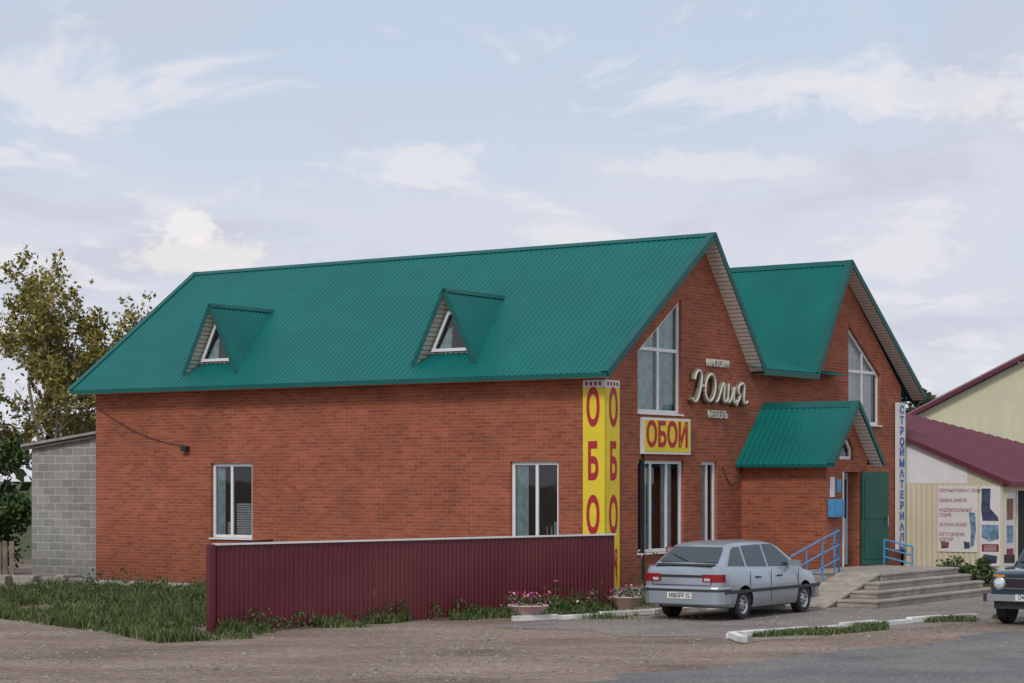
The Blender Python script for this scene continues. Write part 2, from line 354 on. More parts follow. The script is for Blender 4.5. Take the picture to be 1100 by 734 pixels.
# roofs
T0,T1=-.35,15.2
dn=Vector((E0-R1S,0,EZ-RZ)); L1=dn.length
corr('roof_slope_left',(R1S,T0,RZ),(0,1,0),T1-T0,dn,L1,'green',B)
r1e=(6.46,5.14)
corr('roof_slope_inner_left',(R1S,T0,RZ),(0,1,0),T1-T0,(r1e[0]-R1S,0,r1e[1]-RZ),math.hypot(r1e[0]-R1S,r1e[1]-RZ),'green',B)
r2e=(9.15,5.17)
corr('roof_slope_inner_right',(R2S,T0,RZ),(0,1,0),T1-T0,(r2e[0]-R2S,0,r2e[1]-RZ),math.hypot(r2e[0]-R2S,r2e[1]-RZ),'green',B)
e3=(15.62,EZ)
corr('roof_slope_right',(R2S,T0,RZ),(0,1,0),T1-T0,(e3[0]-R2S,0,e3[1]-RZ),math.hypot(e3[0]-R2S,e3[1]-RZ),'green',B)
corr('roof_valley_pent',(6.2,7,5.16+.3*7.36),(1,0,0),4.6,(0,-7.36,-.3*7.36),math.hypot(7.36,.3*7.36),'green',B)
mb=MB()
for rs in(R1S,R2S):
    for sgn,e in((-1,(E0,EZ)),(1,r1e)) if rs==R1S else ((-1,r2e),(1,e3)):
        d=Vector((e[0]-rs,0,e[1]-RZ)).normalized(); n=Vector((-d.z,0,d.x)); n=n if n.z>0 else -n
        a=Vector((rs,T0-.02,RZ))+n*.03; 
        mb.prism([a,a+d*.15,a+d*.15-n*.015,a-n*.015],(0,T1-T0+.04,0),'greent')
def verge(rs,rz,e,yf,yb,wd=.14,soff=True,off=.0):
    d=Vector((e[0]-rs,0,e[1]-rz)); L=d.length; d.normalize(); n=Vector((-d.z,0,d.x)); n=n if n.z>0 else -n
    a=Vector((rs,yf,rz))+n*.04; b=a+d*L
    mb.prism([a,b,b-n*wd,a-n*wd],(0,-.025,0),'greent')
    a2=Vector((rs,yf,rz))+n*.022
    mb.prism([a2,a2+d*L,a2+d*L+n*.015,a2+n*.015],(0,.14,0),'greent')
    if soff:
        p=Vector((rs,yf,rz))-n*.10; q=p+d*(L-.02)
        mb.face([p,q,q+Vector((0,yb-yf,0)),p+Vector((0,yb-yf,0))],'soffit',[(0,0),(L,0),(L,1),(0,1)])
verge(R1S,RZ,(E0,EZ),T0,0); verge(R1S,RZ,r1e,T0,0); verge(R2S,RZ,r2e,T0,0); verge(R2S,RZ,e3,T0,0)
for rs,e in((R1S,(E0,EZ)),(R2S,e3)):
    verge(rs,RZ,e,T1,LB,soff=False)
mb.box(E0-.01,E0+.015,T0,T1,EZ-.09,EZ-.0,'greent'); mb.box(e3[0]-.015,e3[0]+.01,T0,T1,EZ-.09,EZ,'greent')
mb.face([(E0+.02,T0,EZ-.085),(E0+.02,T1,EZ-.085),(-.001,T1,EZ-.085),(-.001,T0,EZ-.085)],'soffit',[(0,0),(15,0),(15,1),(0,1)])
mb.box(6.35,9.2,-.385,-.36,5.02,5.15,'greent'); mb.face([(6.35,-.36,5.04),(9.2,-.36,5.04),(9.2,0,5.04),(6.35,0,5.04)],'soffit',[(0,0),(3,0),(3,1),(0,1)])
mb.build('roof_trim',B)
# dormers
mn=Vector((-sl,0,1)).normalized()
def dormer(t0,nm):
    ap=6.75; hw=.87; zb=5.09; fs=-.03; ws=.34
    sb=(ap-EZ)/sl+E0+.15
    for sg,sd in((-1,'right'),(1,'left')):
        d=Vector((0,sg*hw,zb-ap)); L=d.length*1.15
        corr(nm+'_slope_'+sd,(fs,t0,ap),(1,0,0),sb-fs+.6,d,L,'green',B,pitch=.14,h=.012,clips=[((E0,0,EZ),-mn)])
    m=MB()
    for sg in(-1,1):
        d=Vector((0,sg*hw,zb-ap)); L=d.length; d.normalize(); n=Vector((0,-d.z*sg,d.y*sg)); n=n if n.z>0 else -n
        a=Vector((fs,t0,ap))+n*.03
        m.prism([a,a+d*L,a+d*L-n*.10,a-n*.10],(-.02,0,0),'greent')
        a=Vector((fs-.02,t0,ap))+n*.018
        m.prism([a,a+d*.10,a+d*.10+n*.012,a+n*.012],(sb-fs-.05,0,0),'greent')
        p=Vector((fs,t0,ap))-n*.07
        q=p+d*(L-.0)
        q2=q+Vector((ws-fs,0,0)); m.face([p,q,q2,p+Vector((ws-fs,0,0))],'soffit',[(0,0),(L,0),(L,1),(0,1)])
    zt=ap-.1
    m.face([(ws,t0-hw*.98,zb),(ws,t0+hw*.98,zb),(ws,t0,zt)],'soffit',[(0,0),(1.7,0),(.85,1.6)])
    m.build(nm+'_front',B)
    pw=[(t0-.56,5.40),(t0+.56,5.40),(t0+.10,6.28),(t0-.10,6.28)]
    m=MB(); m.face([(ws-.012,a,z) for a,z in pw],'dark')  # no room behind: its shade is painted as a near-black panel
    m.face([(ws-.016,t0+.05,5.45),(ws-.016,t0+.4,5.45),(ws-.016,t0+.12,5.9),(ws-.016,t0+.02,5.95)],'curt')
    m.build(nm+'_dark_backing',B)
    window(nm+'_window',pw,(ws-.10,0,0),Y,X,B,rec=.0,sill=False,fw=.07)
dormer(4.1,'dormer_near'); dormer(10.98,'dormer_far')
# porch
PY=-2.15; pr0,pr1=5.95,8.1; ec=5.65; ee=8.4; prs=7.0; prz=4.36; pez=2.93
wall('porch_front_wall',[(pr0,.0),(pr1,.0),(pr1,pez+.3),(prs+.02,prz-.12),(pr0,pez+.3)],[[(6.77,.6),(7.66,.6),(7.66,2.77),(6.77,2.77)],[(6.62,3.05),(7.35,3.05),(7.35,3.3),(7.1,3.56),(6.62,3.56)]],(0,PY,0),X,Y,'brick',B,reveal=.3)
wall('porch_side_left',[(PY,0),(0,0),(0,pez+.3),(PY,pez+.3)],[],(pr0,0,0),Y,X,'brick',B)
wall('porch_side_right',[(PY,0),(0,0),(0,pez+.3),(PY,pez+.3)],[],(pr1,0,0),Y,(-1,0,0),'brick',B)
window('porch_window',[(6.62,3.05),(7.35,3.05),(7.35,3.3),(7.1,3.56),(6.62,3.56)],(0,PY,0),X,Y,B,sill=False)
for sd,e in(('left',ec),('right',ee)):
    d=Vector((e-prs,0,pez-prz)); corr('porch_roof_'+sd,(prs,PY-.3,prz),(0,1,0),2.45,d,d.length,'green',B)
mb=MB(); verge(prs,prz,(ec,pez),PY-.3,PY,.11); verge(prs,prz,(ee,pez),PY-.3,PY,.11)
mb.box(ec-.01,ec+.01,PY-.3,0,pez-.06,pez,'greent')
a=Vector((prs,PY-.32,prz+.035))
mb.prism([a,a+Vector((-.13,0,-.14)),a+Vector((-.13,0,-.16)),a+Vector((0,0,-.03))],(0,2.46,0),'greent')
mb.face([(ec,PY,pez-.03),(pr0,PY,pez-.03),(pr0,0,pez-.03),(ec,0,pez-.03)],'soffit',[(0,0),(0,1),(2,1),(2,0)])
mb.build('porch_trim',B)
mb=MB()
mb.box(6.79,7.64,PY+.28,PY+.32,.62,2.75,'bluedoor'); mb.box(6.87,7.55,PY+.27,PY+.279,1.7,2.6,'carglass')
mb.box(6.77,6.83,PY-.01,PY+.06,.6,2.77,'white'); mb.box(6.95,7.2,PY+.24,PY+.268,1.9,2.2,'postw')
mb.build('inner_door',B)
mb=MB()
dv=Vector((math.cos(math.radians(15)),-math.sin(math.radians(15)),0)); nv=Vector((dv.y,-dv.x,0))
hp=Vector((7.67,PY-.03,0))
def dx(a,b,z): return hp+dv*a+nv*b+Vector((0,0,z))
mb.box(0,.95,0,.05,.62,2.78,'dgreen',dx)
mb.box(.08,.87,.051,.065,.75,1.55,'dgreen',dx); mb.box(.08,.87,.051,.065,1.68,2.62,'dgreen',dx); mb.box(.84,.87,.066,.12,1.5,1.75,'chrome',dx)
mb.build('door_leaf',B,bevel=.006)
mb=MB(); mb.box(6.0,6.55,PY-.16,PY-.01,1.75,2.15,'ltblue'); mb.box(6.05,6.5,PY-.17,PY-.161,1.8,2.1,'ltblue'); mb.build('letter_box',B,bevel=.012)
mb=MB(); mb.box(6.12,6.35,PY-.012,PY-.002,2.2,2.65,'postw'); mb.box(6.45,6.68,PY-.012,PY-.002,2.3,2.6,'ltblue'); mb.build('door_notices',B)
# banners
mb=MB()
mb.box(-.035,-.005,-.036,.5,.29,4.50,'yellow'); mb.box(-.037,.55,-.036,-.006,.29,4.50,'yellow')
mb.box(-.036,-.004,-.037,.5,4.504,4.66,'postw'); mb.box(-.003,.55,-.037,-.006,4.504,4.66,'postw')
for i in range(4): mb.box(-.0375,-.0355,.05+i*.11,.11+i*.11,4.54,4.62,'ink'); mb.box(.06+i*.12,.13+i*.12,-.0385,-.0375,4.54,4.62,'ink')
mb.build('corner_banner',B)
for i,c in enumerate('ОБОИ'):
    z=4.04-i*1.12
    text('banner_letter_side_%d'%i,c,(-.039,.25,z),RS,1.02,'red',B,sx=.44,ext=.002,offset=.035)
    text('banner_letter_front_%d'%i,c,(.30,-.039,z),RF,1.02,'red',B,sx=.46,ext=.002,offset=.035)
mb=MB(); mb.box(1.41,3.43,-.09,-.01,3.14,3.92,'postw'); mb.box(1.46,3.38,-.096,-.091,3.19,3.87,'yellow'); mb.build('wallpaper_sign_board',B)
text('wallpaper_sign_text','ОБОИ',(2.42,-.099,3.53),RF,.72,'red',B,sx=.86,ext=.003,offset=.022)
ov=[(.74+.25*math.cos(a),.40+.36*math.sin(a)) for a in [math.radians(200+q*30) for q in range(13)]]
strokes=[[(-.02,.58),(.0,.74),(.14,.84),(.30,.76),(.30,.45),(.20,.10),(.04,-.02),(-.08,.10)],[(.27,.42),(.40,.46),(.50,.40)],ov,
 [(1.02,.06),(1.12,.02),(1.24,.30),(1.34,.56),(1.42,.50),(1.42,.12),(1.52,.02),(1.62,.14)],
 [(1.62,.54),(1.60,.14),(1.68,.02),(1.82,.16),(1.92,.54),(1.90,.12),(1.98,.02),(2.08,.10)],
 [(2.04,-.02),(2.16,.10),(2.24,.26),(2.12,.32),(2.12,.50),(2.28,.58),(2.42,.54),(2.40,.20),(2.46,.0),(2.62,.10)]]
def script(name,r,y,m):
    cu=bpy.data.curves.new(name,'CURVE'); cu.dimensions='3D'; cu.bevel_depth=r; cu.bevel_resolution=2; cu.resolution_u=5; cu.use_fill_caps=True
    for s_ in strokes:
        sp_=cu.splines.new('NURBS'); sp_.points.add(len(s_)-1); sp_.use_endpoint_u=True; sp_.order_u=3
        for p_,(x,z) in zip(sp_.points,s_): p_.co=(3.52+x*.95+z*.12,y,4.30+z*.86,1)
    cu.materials.append(M[m]); o=bpy.data.objects.new(name,cu); link(o); o.parent=B
script('shop_name_script_back',.066,-.07,'bronze'); script('shop_name_script_face',.034,-.115,'creaml')
text('shop_word_upper','МАГАЗИН',(4.75,-.04,5.20),RF,.21,'creaml',B,ext=.02,offset=.006)
text('shop_word_lower','МЕБЕЛЬ',(4.75,-.04,4.05),RF,.22,'creaml',B,ext=.02,offset=.006)
mb=MB(); mb.box(14.36,14.82,-.12,-.03,.75,4.62,'postw'); mb.build('vertical_sign_board',B)
text('vertical_sign_text','\n'.join('СТРОЙМАТЕРИАЛЫ'),(14.59,-.124,4.56),RF,.27,'blue',B,sx=1.45,ext=.002,offset=.010,space=1.04,ay='TOP')
mb=MB()
pp=[]
for i in range(13):
    q=i/12; pp.append(Vector((-.03,14.7-2.9*q,4.35-.95*q-.35*math.sin(math.pi*q)*.5)))
for a,b in zip(pp,pp[1:]): mb.tube(a,b,.009,.009,'wire',5)
mb.box(-.14,-.01,11.65,11.82,3.27,3.39,'black')
pp=[Vector((5.0+.95*i/10,-.03,2.9-.45*math.sin(math.pi*i/10))) for i in range(11)]
for a,b in zip(pp,pp[1:]): mb.tube(a,b,.012,.012,'wire',5)
mb.build('cable',B)

# ================= steps, ramp, rails
S=empty('entrance_steps',C0,ANG)
mb=MB()
for i,(tt,sl0,sr) in enumerate([(-4.3,4.2,8.3),(-4.58,3.4,8.35),(-4.86,2.7,8.4),(-5.14,2.1,8.45)]):
    z=.6-.15*i
    mb.box(sl0,sr,tt,PY-.002-.003*i,z-.15+.002,z-.05,'conc'); mb.box(sl0-.02,sr+.02,tt-.03,PY-.004-.003*i,z-.05,z,'conc')
mb.build('stairs',S,bevel=.012)
mb=MB()
nb=16
for i in range(nb):
    s0=1.55+2.65*i/nb; s1=1.55+2.65*(i+1)/nb-.012; za=.02+.6*i/nb; zb=.02+.6*(i+1)/nb
    mb.prism([(s0,-4.28,za),(s1,-4.28,zb),(s1,-4.28,zb-.04),(s0,-4.28,za-.04)],(0,.95,0),'woodramp')
mb.prism([(1.6,-4.22,0),(4.2,-4.22,0),(4.2,-4.22,.57)],(0,.85,0),'conc')
mb.build('ramp',S)
Rl=empty('handrail',C0,ANG)
def rails(mb,pts,h=.9):
    for p in pts: mb.tube(p,(p[0],p[1],p[2]+h),.022,.022,'bluepaint')
    for hh in(h,h*.66,h*.33):
        for a,b in zip(pts,pts[1:]): mb.tube((a[0],a[1],a[2]+hh),(b[0],b[1],b[2]+hh),.02,.02,'bluepaint')
mb=MB(); rails(mb,[(1.9,-3.3,.1),(2.65,-3.3,.27),(3.4,-3.3,.44),(4.2,-3.3,.6)]); rails(mb,[(4.2,-3.3,.6),(4.6,-3.0,.6)],.9)
mb.build('rails_left',Rl,smooth=True)
R2=empty('handrail',C0,ANG); mb=MB(); rails(mb,[(8.25,-2.5,.6),(8.27,-3.2,.45)],.6); mb.build('rails_right',R2,smooth=True)

# ================= fence
FA=Vector((-5.04,35.3,0)); FB=Vector((2.05,41.75,0)); fd=(FB-FA); fl=fd.length; fz=math.atan2(fd.y,fd.x)
Fe=empty('corrugated_metal_fence',FA,fz)
def vsheet(mb,x0,x1,y,z0,z1,m,p=.1,h=.018,xf=None):
    x=x0; pts=[]
    while x<x1:
        for fx,hh in((0,0),(.35,0),(.5,-h),(.85,-h)):
            if x+fx*p<=x1: pts.append((x+fx*p,y+hh))
        x+=p
    pts.append((x1,y))
    for a,b in zip(pts,pts[1:]):
        q=[(a[0],a[1],z0),(b[0],b[1],z0),(b[0],b[1],z1(b[0]) if callable(z1) else z1),(a[0],a[1],z1(a[0]) if callable(z1) else z1)]
        if xf: q=[xf(*p_) for p_ in q]
        mb.face(q,m)
mb=MB(); x=0; i=0
while x<fl-.01:
    x2=min(fl,x+1.15); vsheet(mb,x,x2,-.004*(i%2),.03+random.uniform(-.01,.015),1.48,'maroon'); x=x2; i+=1
mb.build('panels',Fe)
mb=MB(); mb.box(-.02,fl,-.05,.05,1.482,1.512,'postw'); mb.box(0,fl,.02,.06,.35,.4,'maroon'); mb.box(0,fl,.02,.06,1.15,1.2,'maroon')
for i in range(5): mb.box(.05+i*(fl-.15)/4,.13+i*(fl-.15)/4,.06,.13,0,1.47,'maroon')
mb.box(-.12,-.025,-.06,.06,0,1.50,'maroon')
mb.build('posts_and_cap',Fe)
rd_=Vector((-4.35,38.5,0))-FA; ra=math.atan2(rd_.y,rd_.x)-fz
mb=MB(); ca,sa=math.cos(ra),math.sin(ra)
vsheet(mb,.1,rd_.length,0,.03,1.5,'maroon',xf=lambda x,y,z:(x*ca-y*sa-.05,x*sa+y*ca+.05,z))
mb.build('return_panels',Fe)

# ================= block shed
Sh=empty('block_shed',(-12.25,53.2,0),math.atan2(-1.3,2.15))
wall('block_wall',[(0,0),(2.6,0),(2.6,3.72),(0,3.40)],[],(0,0,0),X,Y,'block',Sh)
wall('block_wall_left',[(0,0),(4,0),(4,3.4),(0,3.4)],[],(0,0,0),Y,X,'block',Sh)
mb=MB(); mb.prism([(-.2,-.2,3.42),(2.7,-.2,3.78),(2.7,-.2,3.84),(-.2,-.2,3.49)],(0,4.5,0),'slate')
mb.box(-.15,2.6,-.12,-.08,3.36,3.41,'wood',lambda x,y,z:(x,y,z+(x*.125)))
mb.build('shed_roof',Sh)
Pf=empty('plank_fence',(-16.5,51.5,0),.12)
mb=MB()
for i in range(26):
    x=i*.16; h=1.15+random.uniform(-.12,.12); tl=random.uniform(-.02,.02)
    mb.prism([(x,0,0),(x+.12,0,0),(x+.12+tl,0,h),(x+tl,0,h+random.uniform(-.03,.03))],(0,.03,0),'wood')
mb.box(0,4.2,.035,.09,.3,.38,'wood'); mb.box(0,4.2,.035,.09,.85,.93,'wood'); mb.build('planks',Pf)
rb=MB()
for i in range(18):
    x=-12.1+random.uniform(-.6,1.4); y=50.9+random.uniform(-.6,.5); s=random.uniform(.12,.32)
    r=random.random()*3
    rb.box(-s,s,-s*.6,s*.6,0,s*.9,'stone',lambda a,b,c,x=x,y=y,r=r:(x+a*math.cos(r)-b*math.sin(r)+c*.2,y+a*math.sin(r)+b*math.cos(r),c))
rb.build('rubble_pile',bevel=.03)

# ================= right market building
K=empty('cream_market_building',W(14.97,0,0),ANG)
kt=lambda y:3.72+.41*y
FRY=-2.75
mb=MB()
vsheet(mb,0,2.75,0,0,2.5,'cream',.15,.014,xf=lambda a,b,z:(b,-a,z))
for i in range(20):
    a=-2.75*i/20; b=-2.75*(i+1)/20
    mb.face([(0,a,2.5),(0,b,2.5),(0,b,max(2.501,kt(b)-.03)),(0,a,max(2.501,kt(a)-.03))],'white' if b>-1.9 else 'cream')
vsheet(mb,0,13,FRY,0,2.55,'cream',.15,.014)
mb.face([(0,4.0,0),(13,FRY,0),(13,FRY,2.5),(0,4.0,kt(4.0)-.05)],'cream')
mb.build('walls',K)
corr('roof',(-.14,4.3,kt(4.3)+.02),(1,0,0),16,(0,-1,-.41),7.3*1.081,'maroonroof',K,pitch=.3,h=.03,clips=[((4.23,1.86,0),(2.06,3.9,0))])
mb=MB()
mb.prism([(-.15,0.0,kt(0)+.06),(-.15,-3.0,kt(-3)+.06),(-.15,-3.0,kt(-3)-.07),(-.15,0.0,kt(0)-.07)],(.025,0,0),'maroonroof')
mb.box(-.14,13,-3.02,-2.99,kt(-3)-.09,kt(-3)+.03,'maroonroof')
mb.face([(-.12,-2.98,kt(-3)-.07),(13,-2.98,kt(-3)-.07),(13,-2.76,kt(-3)-.07),(-.12,-2.76,kt(-3)-.07)],'white')
mb.build('roof_edge',K)
mb=MB()
def pst(y0,y1,z0,z1,m,lv=0): mb.box(-.035-.006*lv,-.031-.006*(lv-1) if lv else -.016,y0,y1,z0,z1,m)
def poly(pts,m,lv):
    mb.face([(-.036-.006*lv,y,z) for y,z in pts],m)
pst(-2.08,-.98,.70,2.42,'postw')
pst(-2.70,-2.14,.35,2.42,'postw')
poly([(-2.20,2.36),(-2.44,2.36),(-2.42,1.85),(-2.64,1.62),(-2.66,1.52),(-2.22,1.52),(-2.18,1.8)],'postd',0)
poly([(-2.20,1.42),(-2.66,1.42),(-2.66,1.05),(-2.40,.98),(-2.20,1.1)],'postb',0)
poly([(-2.20,.92),(-2.66,.92),(-2.66,.72),(-2.20,.72)],'ink',0)
poly([(-2.24,.66),(-2.62,.62),(-2.60,.42),(-2.26,.42)],'postd',0)
poly([(-1.84,1.75),(-2.02,1.72),(-2.04,1.3),(-1.98,.85),(-1.88,.85),(-1.90,1.25)],'postb',0)
poly([(-1.70,.98),(-1.86,.96),(-1.88,.80),(-1.72,.78)],'postd',0)
poly([(-1.06,.98),(-1.30,.96),(-1.28,.80),(-1.08,.78)],'postr',0)
for i in range(5): mb.box(-.044,-.042,-2.6,-2.26,.74+i*.033,.75+i*.033,'postw')
def fs(x0,x1,z0,z1,m,lv=0): mb.box(x0,x1,FRY-.028-.005*lv,FRY-.016-.0052*lv,z0,z1,m)
fs(.12,.75,.35,2.25,'postw'); fs(.2,.66,1.55,2.1,'postr',1); fs(.2,.66,.95,1.4,'postb',1); fs(.2,.66,.5,.8,'ink',1)
fs(.95,1.0,.1,2.3,'white'); fs(1.9,1.95,.1,2.3,'white'); fs(1.002,1.898,.1,2.3,'dark')
fs(2.1,3.2,.3,2.2,'postb'); fs(3.4,5.4,.3,2.2,'postw'); fs(3.6,5.2,1.2,2.0,'postd',1)
mb.build('posters',K)
text('poster_text','СРОЧНЫЙ РЕМОНТ ОБУВИ\n\nЗАМЕНА ЗАМКОВ\n\nИНДИВИДУАЛЬНЫЙ\nПОШИВ\n\nЗАТОЧКА НОЖЕЙ\n\nИЗГОТОВЛЕНИЕ\nКЛЮЧЕЙ',(-.037,-1.02,2.36),RS,.125,'ink',K,sx=.70,ext=.001,offset=.001,ax='LEFT',ay='TOP',space=1.02)
FW=empty('cream_warehouse',(19.0,98,0),-.12)
mb=MB(); vsheet(mb,0,14,0,0,5.6,'cream',.5,.02)
mb.face([(0,0,5.6),(14,0,5.6),(7,0,9.2)],'cream'); mb.face([(0,0,0),(0,20,0),(0,20,5.6),(0,0,5.6)],'cream'); mb.face([(14,0,0),(14,20,0),(14,20,5.6),(14,0,5.6)],'cream'); mb.face([(0,20,0),(14,20,0),(14,20,5.6),(7,20,9.2),(0,20,5.6)],'cream')
mb.prism([(-.6,-.4,5.35),(7,-.4,9.27),(7,-.4,9.5),(-.6,-.4,5.55)],(0,20.8,0),'maroonroof'); mb.prism([(7.002,-.4,9.27),(14.6,-.4,5.35),(14.6,-.4,5.55),(7.002,-.4,9.5)],(0,20.8,0),'maroonroof')
mb.build('walls_and_roof',FW)

# ================= vehicles
def carbody(name,root,st,m,wr,axles,track,hw_side,sect):
    mb=MB(); rings=[]
    for (x,w,zb,zt) in st:
        h=sect(w,zb,zt)
        ring=[(x,y,z) for y,z in h]+[(x,-y,z) for y,z in reversed(h[1:-1])]
        rings.append(ring)
    n=len(rings[0]); k=mb.mi(m)
    for r in rings: mb.v+=r
    for i in range(len(rings)-1):
        for j in range(n):
            mb.f.append((i*n+j,i*n+(j+1)%n,(i+1)*n+(j+1)%n,(i+1)*n+j)); mb.m.append(k); mb.uv.append([(0,0)]*4)
    mb.f.append(tuple(range(n-1,-1,-1))); mb.m.append(k); mb.uv.append([(0,0)]*n)
    b=(len(rings)-1)*n; mb.f.append(tuple(range(b,b+n))); mb.m.append(k); mb.uv.append([(0,0)]*n)
    o=mb.build(name,root,smooth=True,ang=28)
    bm=bmesh.new(); bm.from_mesh(o.data); bmesh.ops.recalc_face_normals(bm,faces=bm.faces[:]); bm.to_mesh(o.data); bm.free()
    o.data.materials.append(M['black'])
    for ax in axles:
        for sg in(-1,1):
            c=MB(); y0=hw_side-.28; c.lathe([(0,y0),(wr,y0),(wr,y0+.6),(0,y0+.6)],(ax,0,wr-.03),(0,sg,0),'black',28)
            co=c.build('cutter',root); bmm=bmesh.new(); bmm.from_mesh(co.data); bmesh.ops.remove_doubles(bmm,verts=bmm.verts[:],dist=.001); bmesh.ops.recalc_face_normals(bmm,faces=bmm.faces[:]); bmm.to_mesh(co.data); bmm.free()
            md=o.modifiers.new('cut','BOOLEAN'); md.object=co; md.operation='DIFFERENCE'; md.solver='EXACT'
            try: md.material_mode='TRANSFER'
            except Exception: pass
    bpy.context.view_layer.update()
    dg=bpy.context.evaluated_depsgraph_get(); me=bpy.data.meshes.new_from_object(o.evaluated_get(dg))
    o.modifiers.clear(); o.data=me
    for q in [q for q in bpy.data.objects if q.name.startswith('cutter')]: bpy.data.objects.remove(q)
    return o
def wheel(mb,x,y,sg,r,w=.18,hub='alloy',spokes=8):
    mb.lathe([(r*.62,0),(r*.68,.012),(r*.93,.012),(r,-.02),(r,-w+.02),(r*.9,-w),(0,-w)],(x,y,r),(0,sg,0),'black',28)
    mb.lathe([(0,.0),(r*.16,.0),(r*.2,-.02),(r*.5,-.035),(r*.6,-.005),(r*.64,.004),(r*.66,-.01)],(x,y,r),(0,sg,0),hub,28)
    for i in range(spokes):
        t=2*math.pi*i/spokes+.2; cx_,cz_=x+math.cos(t)*r*.4,r+math.sin(t)*r*.4
        mb.lathe([(0,0),(r*.085,0),(r*.085,-.02)],(cx_,y-sg*.018,cz_),(0,sg,0),'plastic',8)
def sec1(w,zb,zt):
    return [(0,zb),(w-.12,zb),(w-.05,zb+.03),(w-.015,zb+.10),(w,zb+.2),(w+.004,(zb+zt)*.5+.02),(w-.006,zt-.16),(w-.03,zt-.07),(w-.07,zt-.02),(w-.14,zt),(w*.5,zt+.015),(0,zt+.022)]
car=empty('parked_hatchback_car',W(-2.33+1.18,-3.70),ANG)
st=[(-2.07,.71,.36,.90),(-2.05,.77,.31,.965),(-1.99,.80,.27,1.0),(-1.87,.822,.24,1.01),(-1.6,.832,.22,.985),(-1.2,.838,.2,.96),(-.6,.84,.19,.935),(0,.84,.19,.92),(.6,.84,.19,.905),(1.0,.838,.19,.90),(1.2,.832,.2,.89),(1.5,.82,.21,.845),(1.75,.80,.23,.79),(1.92,.76,.26,.735),(2.02,.70,.3,.68),(2.05,.62,.34,.62)]
carbody('body',car,st,'silver',.335,(-1.18,1.30),1.4,.84,sec1)
fy=lambda z:.775-(z-.90)*.38
gh=[(-1.93,.985),(-1.87,1.025),(-1.40,1.34),(-1.27,1.395),(-.6,1.435),(.05,1.43),(.38,1.39),(.48,1.355),(1.18,.925),(1.25,.885)]
def greenhouse(root,gh,zb,fy,m,name='cabin',inset_=.11):
    mb=MB(); rings=[]
    for x,zt in gh:
        zs=zt-.045 if zt>zb+.15 else zb+(zt-zb)*.5
        h=[(0,zb-.06),(fy(zb-.06),zb-.06),(fy(zs),zs),(fy(zt)-.035,zt-.014),(fy(zt)-inset_,zt),(0,zt+.018)]
        rings.append([(x,y,z) for y,z in h]+[(x,-y,z) for y,z in reversed(h[1:-1])])
    n=len(rings[0]); k=mb.mi(m)
    for r in rings: mb.v+=r
    for i in range(len(rings)-1):
        for j in range(n): mb.f.append((i*n+j,i*n+(j+1)%n,(i+1)*n+(j+1)%n,(i+1)*n+j)); mb.m.append(k); mb.uv.append([(0,0)]*4)
    mb.f.append(tuple(range(n-1,-1,-1))); mb.m.append(k); mb.uv.append([(0,0)]*n)
    b=(len(rings)-1)*n; mb.f.append(tuple(range(b,b+n))); mb.m.append(k); mb.uv.append([(0,0)]*n)
    o=mb.build(name,root,smooth=True,ang=25)
    bm=bmesh.new(); bm.from_mesh(o.data); bmesh.ops.recalc_face_normals(bm,faces=bm.faces[:]); bm.to_mesh(o.data); bm.free()
greenhouse(car,gh,.88,fy,'silver')
mb=MB()
def sidewin(mb,pts,fy,off=.006,m='carglass'):
    for sg in(-1,1): mb.face([(x,sg*(fy(z)+off),z) for x,z in pts],m)
sidewin(mb,[(-1.66,1.01),(-1.02,.985),(-1.02,1.345),(-1.26,1.335),(-1.34,1.30)],fy,.007)
sidewin(mb,[(-.93,.98),(-.18,.955),(-.18,1.37),(-.93,1.355)],fy,.007)
sidewin(mb,[(-.10,.955),(.98,.935),(.40,1.31),(.28,1.36),(-.10,1.372)],fy,.007)
def slopewin(mb,x0,z0,x1,z1,a0,a1,mg,off,fy,m='carglass'):
    d=Vector((x1-x0,0,z1-z0)).normalized(); n=Vector((-d.z,0,d.x)); n=n if n.z>0 else -n
    pts=[]
    for q,yy in((a0,1),(a0,-1),(a1,-1),(a1,1)):
        x=x0+(x1-x0)*q; z=z0+(z1-z0)*q; p=Vector((x,yy*(fy(z)-mg),z))+n*off; pts.append(p)
    mb.face(pts,m); return n
nr=slopewin(mb,-1.87,1.025,-1.40,1.34,.10,.95,.10,.022,fy)
slopewin(mb,.48,1.355,1.18,.925,.02,.97,.09,.022,fy)
for sg in(-1,1):
    mb.box(-1.95,1.9,sg*.838-.012,sg*.838+.018,.50,.56,'plastic')
    for x in(-.14,.98,-.97): mb.box(x-.004,x+.004,sg*.842-.004,sg*.842+.004,.3,.9,'plastic')
    for x in(-.75,.12): mb.box(x,x+.16,sg*.845-.02,sg*.845+.015,.76,.79,'plastic')
    mb.box(.62,.80,sg*.80,sg*.98,.93,1.05,'silver'); mb.box(.64,.66,sg*.82,sg*.96,.94,1.04,'carglass')
mb.build('windows_and_trim',car)
mb=MB()
prof=[(-1.72,.848),(-1.95,.835),(-2.08,.78),(-2.14,.66),(-2.15,0)]
full=prof+[(x,-y) for x,y in reversed(prof[:-1])]
mb.prism([Vector((x,y,.30)) for x,y in full],(0,0,.33),'silver')
mb.build('rear_bumper',car,bevel=.025)
mb=MB()
pl=[Vector((x-.006,y*1.008,.545)) for x,y in full]; mb.prism(pl,(0,0,.04),'plastic')
mb.box(-2.163,-2.152,-.26,.26,.41,.525,'plate')
prof=[(1.72,.835),(1.95,.80),(2.06,.72),(2.11,.55),(2.12,0)]; full2=prof+[(x,-y) for x,y in reversed(prof[:-1])]
mb.prism([Vector((x,y,.28)) for x,y in full2],(0,0,.28),'silver')
